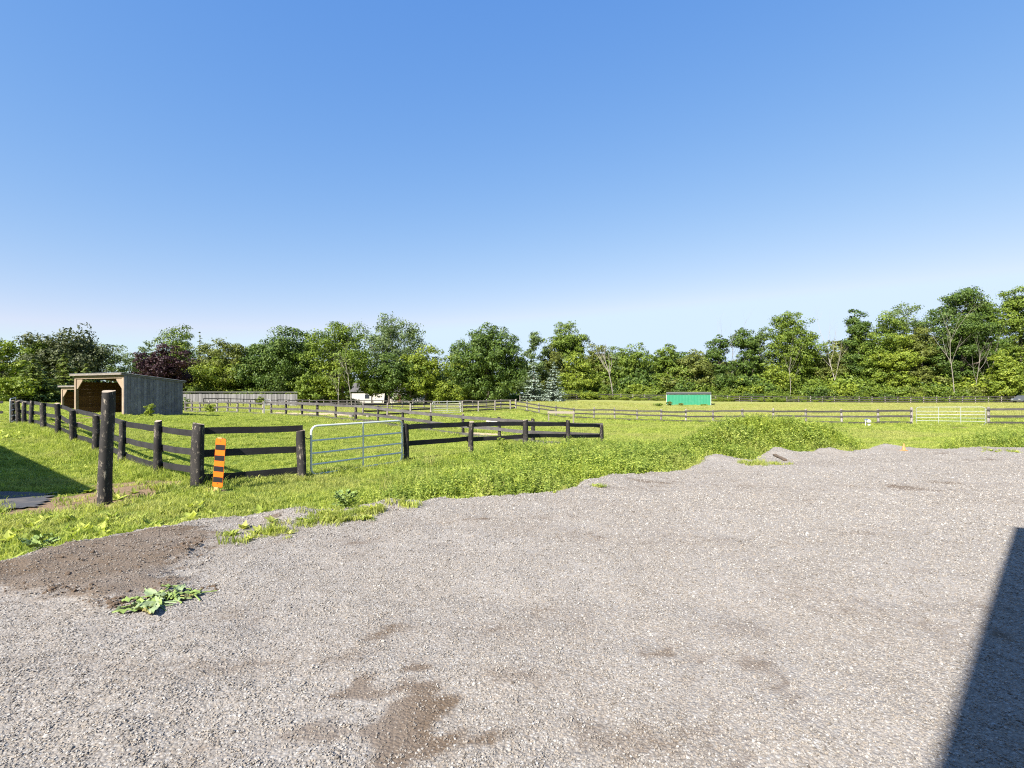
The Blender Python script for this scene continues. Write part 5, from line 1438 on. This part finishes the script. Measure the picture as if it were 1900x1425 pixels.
rs = random.Random(12)
for k in range(40):
    u = rs.gauss(0, 1); px, py = 308 + 34 * u + rs.gauss(0, 8), 1108 - 9 * u + rs.gauss(0, 6)
    qx, qy = at_ground(px, py, 1.6); qz = float(gravel_z(np.array([qx]), np.array([qy]))[0])
    link('leaf', big_leaf(k, rs.uniform(.07, .20), rs.uniform(.03, .10), M_BURD[rs.choice([0, 0, 1, 1, 2])]), lp, (qx - lx, qy - ly, qz - lp.location.z + .012 + .012 * rs.random()), (rs.gauss(0, .2), rs.gauss(-.03, .09), rs.gauss(-2.6, 1.3)))
# a large burdock plant by the gravel and the clods of the soil heap
def burdock(px, py, n, s_, label, h=1.75):
    x, y = at_ground(px, py, h); root = empty('burdock_plant', (x, y, gz1(x, y) + .02)); tag(root, label, 'plant'); rs = random.Random(int(px))
    for k in range(n):
        az = k * 2.4 + rs.gauss(0, .3); link('leaf', big_leaf(200 + k, s_ * rs.uniform(.7, 1.2), s_ * .6, M_BURD[0]), root, (math.cos(az) * .08, math.sin(az) * .08, .12 + .22 * rs.random()), (0, rs.uniform(-.7, -.1), az))
    return root
burdock(640, 936, 26, .13, 'low leafy burdock plant at the edge of the gravel below the gate'); burdock(75, 1012, 12, .15, 'flattened burdock plant lying at the verge beside the soil heap', 1.72)
M_CLOD = plain('soil_clod', (.105, .074, .050), .95, .3, 10, .6)
def clod_mesh(k):
    b = bmesh.new(); bmesh.ops.create_icosphere(b, subdivisions=2, radius=.5); rs = random.Random(k)
    for v in b.verts: v.co *= rs.uniform(.7, 1.15)
    me = bpy.data.meshes.new('clod'); b.to_mesh(me); b.free(); me.materials.append(M_CLOD); return me
cl = []
r = np.random.default_rng(77)
for px, py, sx_, sy_, n in [(345, 1008, 22, 12, 140), (230, 1112, 26, 5, 130), (115, 1088, 40, 6, 60), (300, 1085, 14, 5, 30), (180, 1050, 90, 30, 70), (385, 1082, 18, 4, 30), (715, 942, 20, 4, 50), (512, 966, 8, 3, 30)]:
    for _ in range(n): cl.append((*at_ground(px + r.normal(0, sx_), py + r.normal(0, sy_), 1.6), r.uniform(.010, .020) + .035 * r.random() ** 4))
cl = np.array(cl)
scatter('soil_clods', [clod_mesh(k) for k in range(5)], cl[:, 0], cl[:, 1], gravel_z(cl[:, 0], cl[:, 1]), np.stack([cl[:, 2], cl[:, 2], cl[:, 2] * .7], 1), r.random(len(cl)) * 6.28, r.integers(0, 5, len(cl)), .3, None, 'clods of brown soil spilled over the gravel', 'soil', r)

# silver car parked beyond the field at the photo edge
M_CARP = metal('shaded_car_paint', (.16, .17, .19), .3, .6, .03); M_TYRE = plain('tyre_rubber', (.02, .02, .02), .9); M_LAMP = plain('lamp_lens', (.5, .06, .05), .3)  # silver paint darkened so its colour carries the shade of the trees
vx, vy = X(1903, 97), 97.; car = empty('parked_car', (vx, vy, gz1(vx, vy)), .15); tag(car, 'parked silver car with tree shade put into its colour at the photo edge', 'car')
prof = [(-2.2, .35), (-2.25, .65), (-2.1, .85), (-1.5, .92), (-.75, 1.42), (.65, 1.45), (1.5, .98), (2.15, .88), (2.25, .6), (2.2, .35)]
MB().prism(prof, -.86, .86, Matrix.Rotation(R(90), 4, 'X')).build('body', M_CARP, car)
for sy_ in (-1, 1):
    MB().prism([(-1.3, .95), (-.68, 1.36), (.58, 1.38), (1.3, .98)], -.005, .005, Matrix.Translation((0, sy_ * .866, 0)) @ Matrix.Rotation(R(90), 4, 'X')).build('window', M_GLASS, car)
    for xx in (-1.35, 1.35):
        w_ = MB().tube([(xx, sy_ * .72, .32), (xx, sy_ * .92, .32)], .32, 16).build('wheel', M_TYRE, car, True); MB().tube([(xx, sy_ * .91, .32), (xx, sy_ * .935, .32)], .19, 12).build('rim', M_GALV, w_, True)
for yy in (-.6, .6): MB().box((2.215, yy, .72), (.06, .3, .14)).build('tail_lamp', M_LAMP, car); MB().box((-2.2, yy, .7), (.06, .32, .14)).build('headlight', M_WHITE, car)
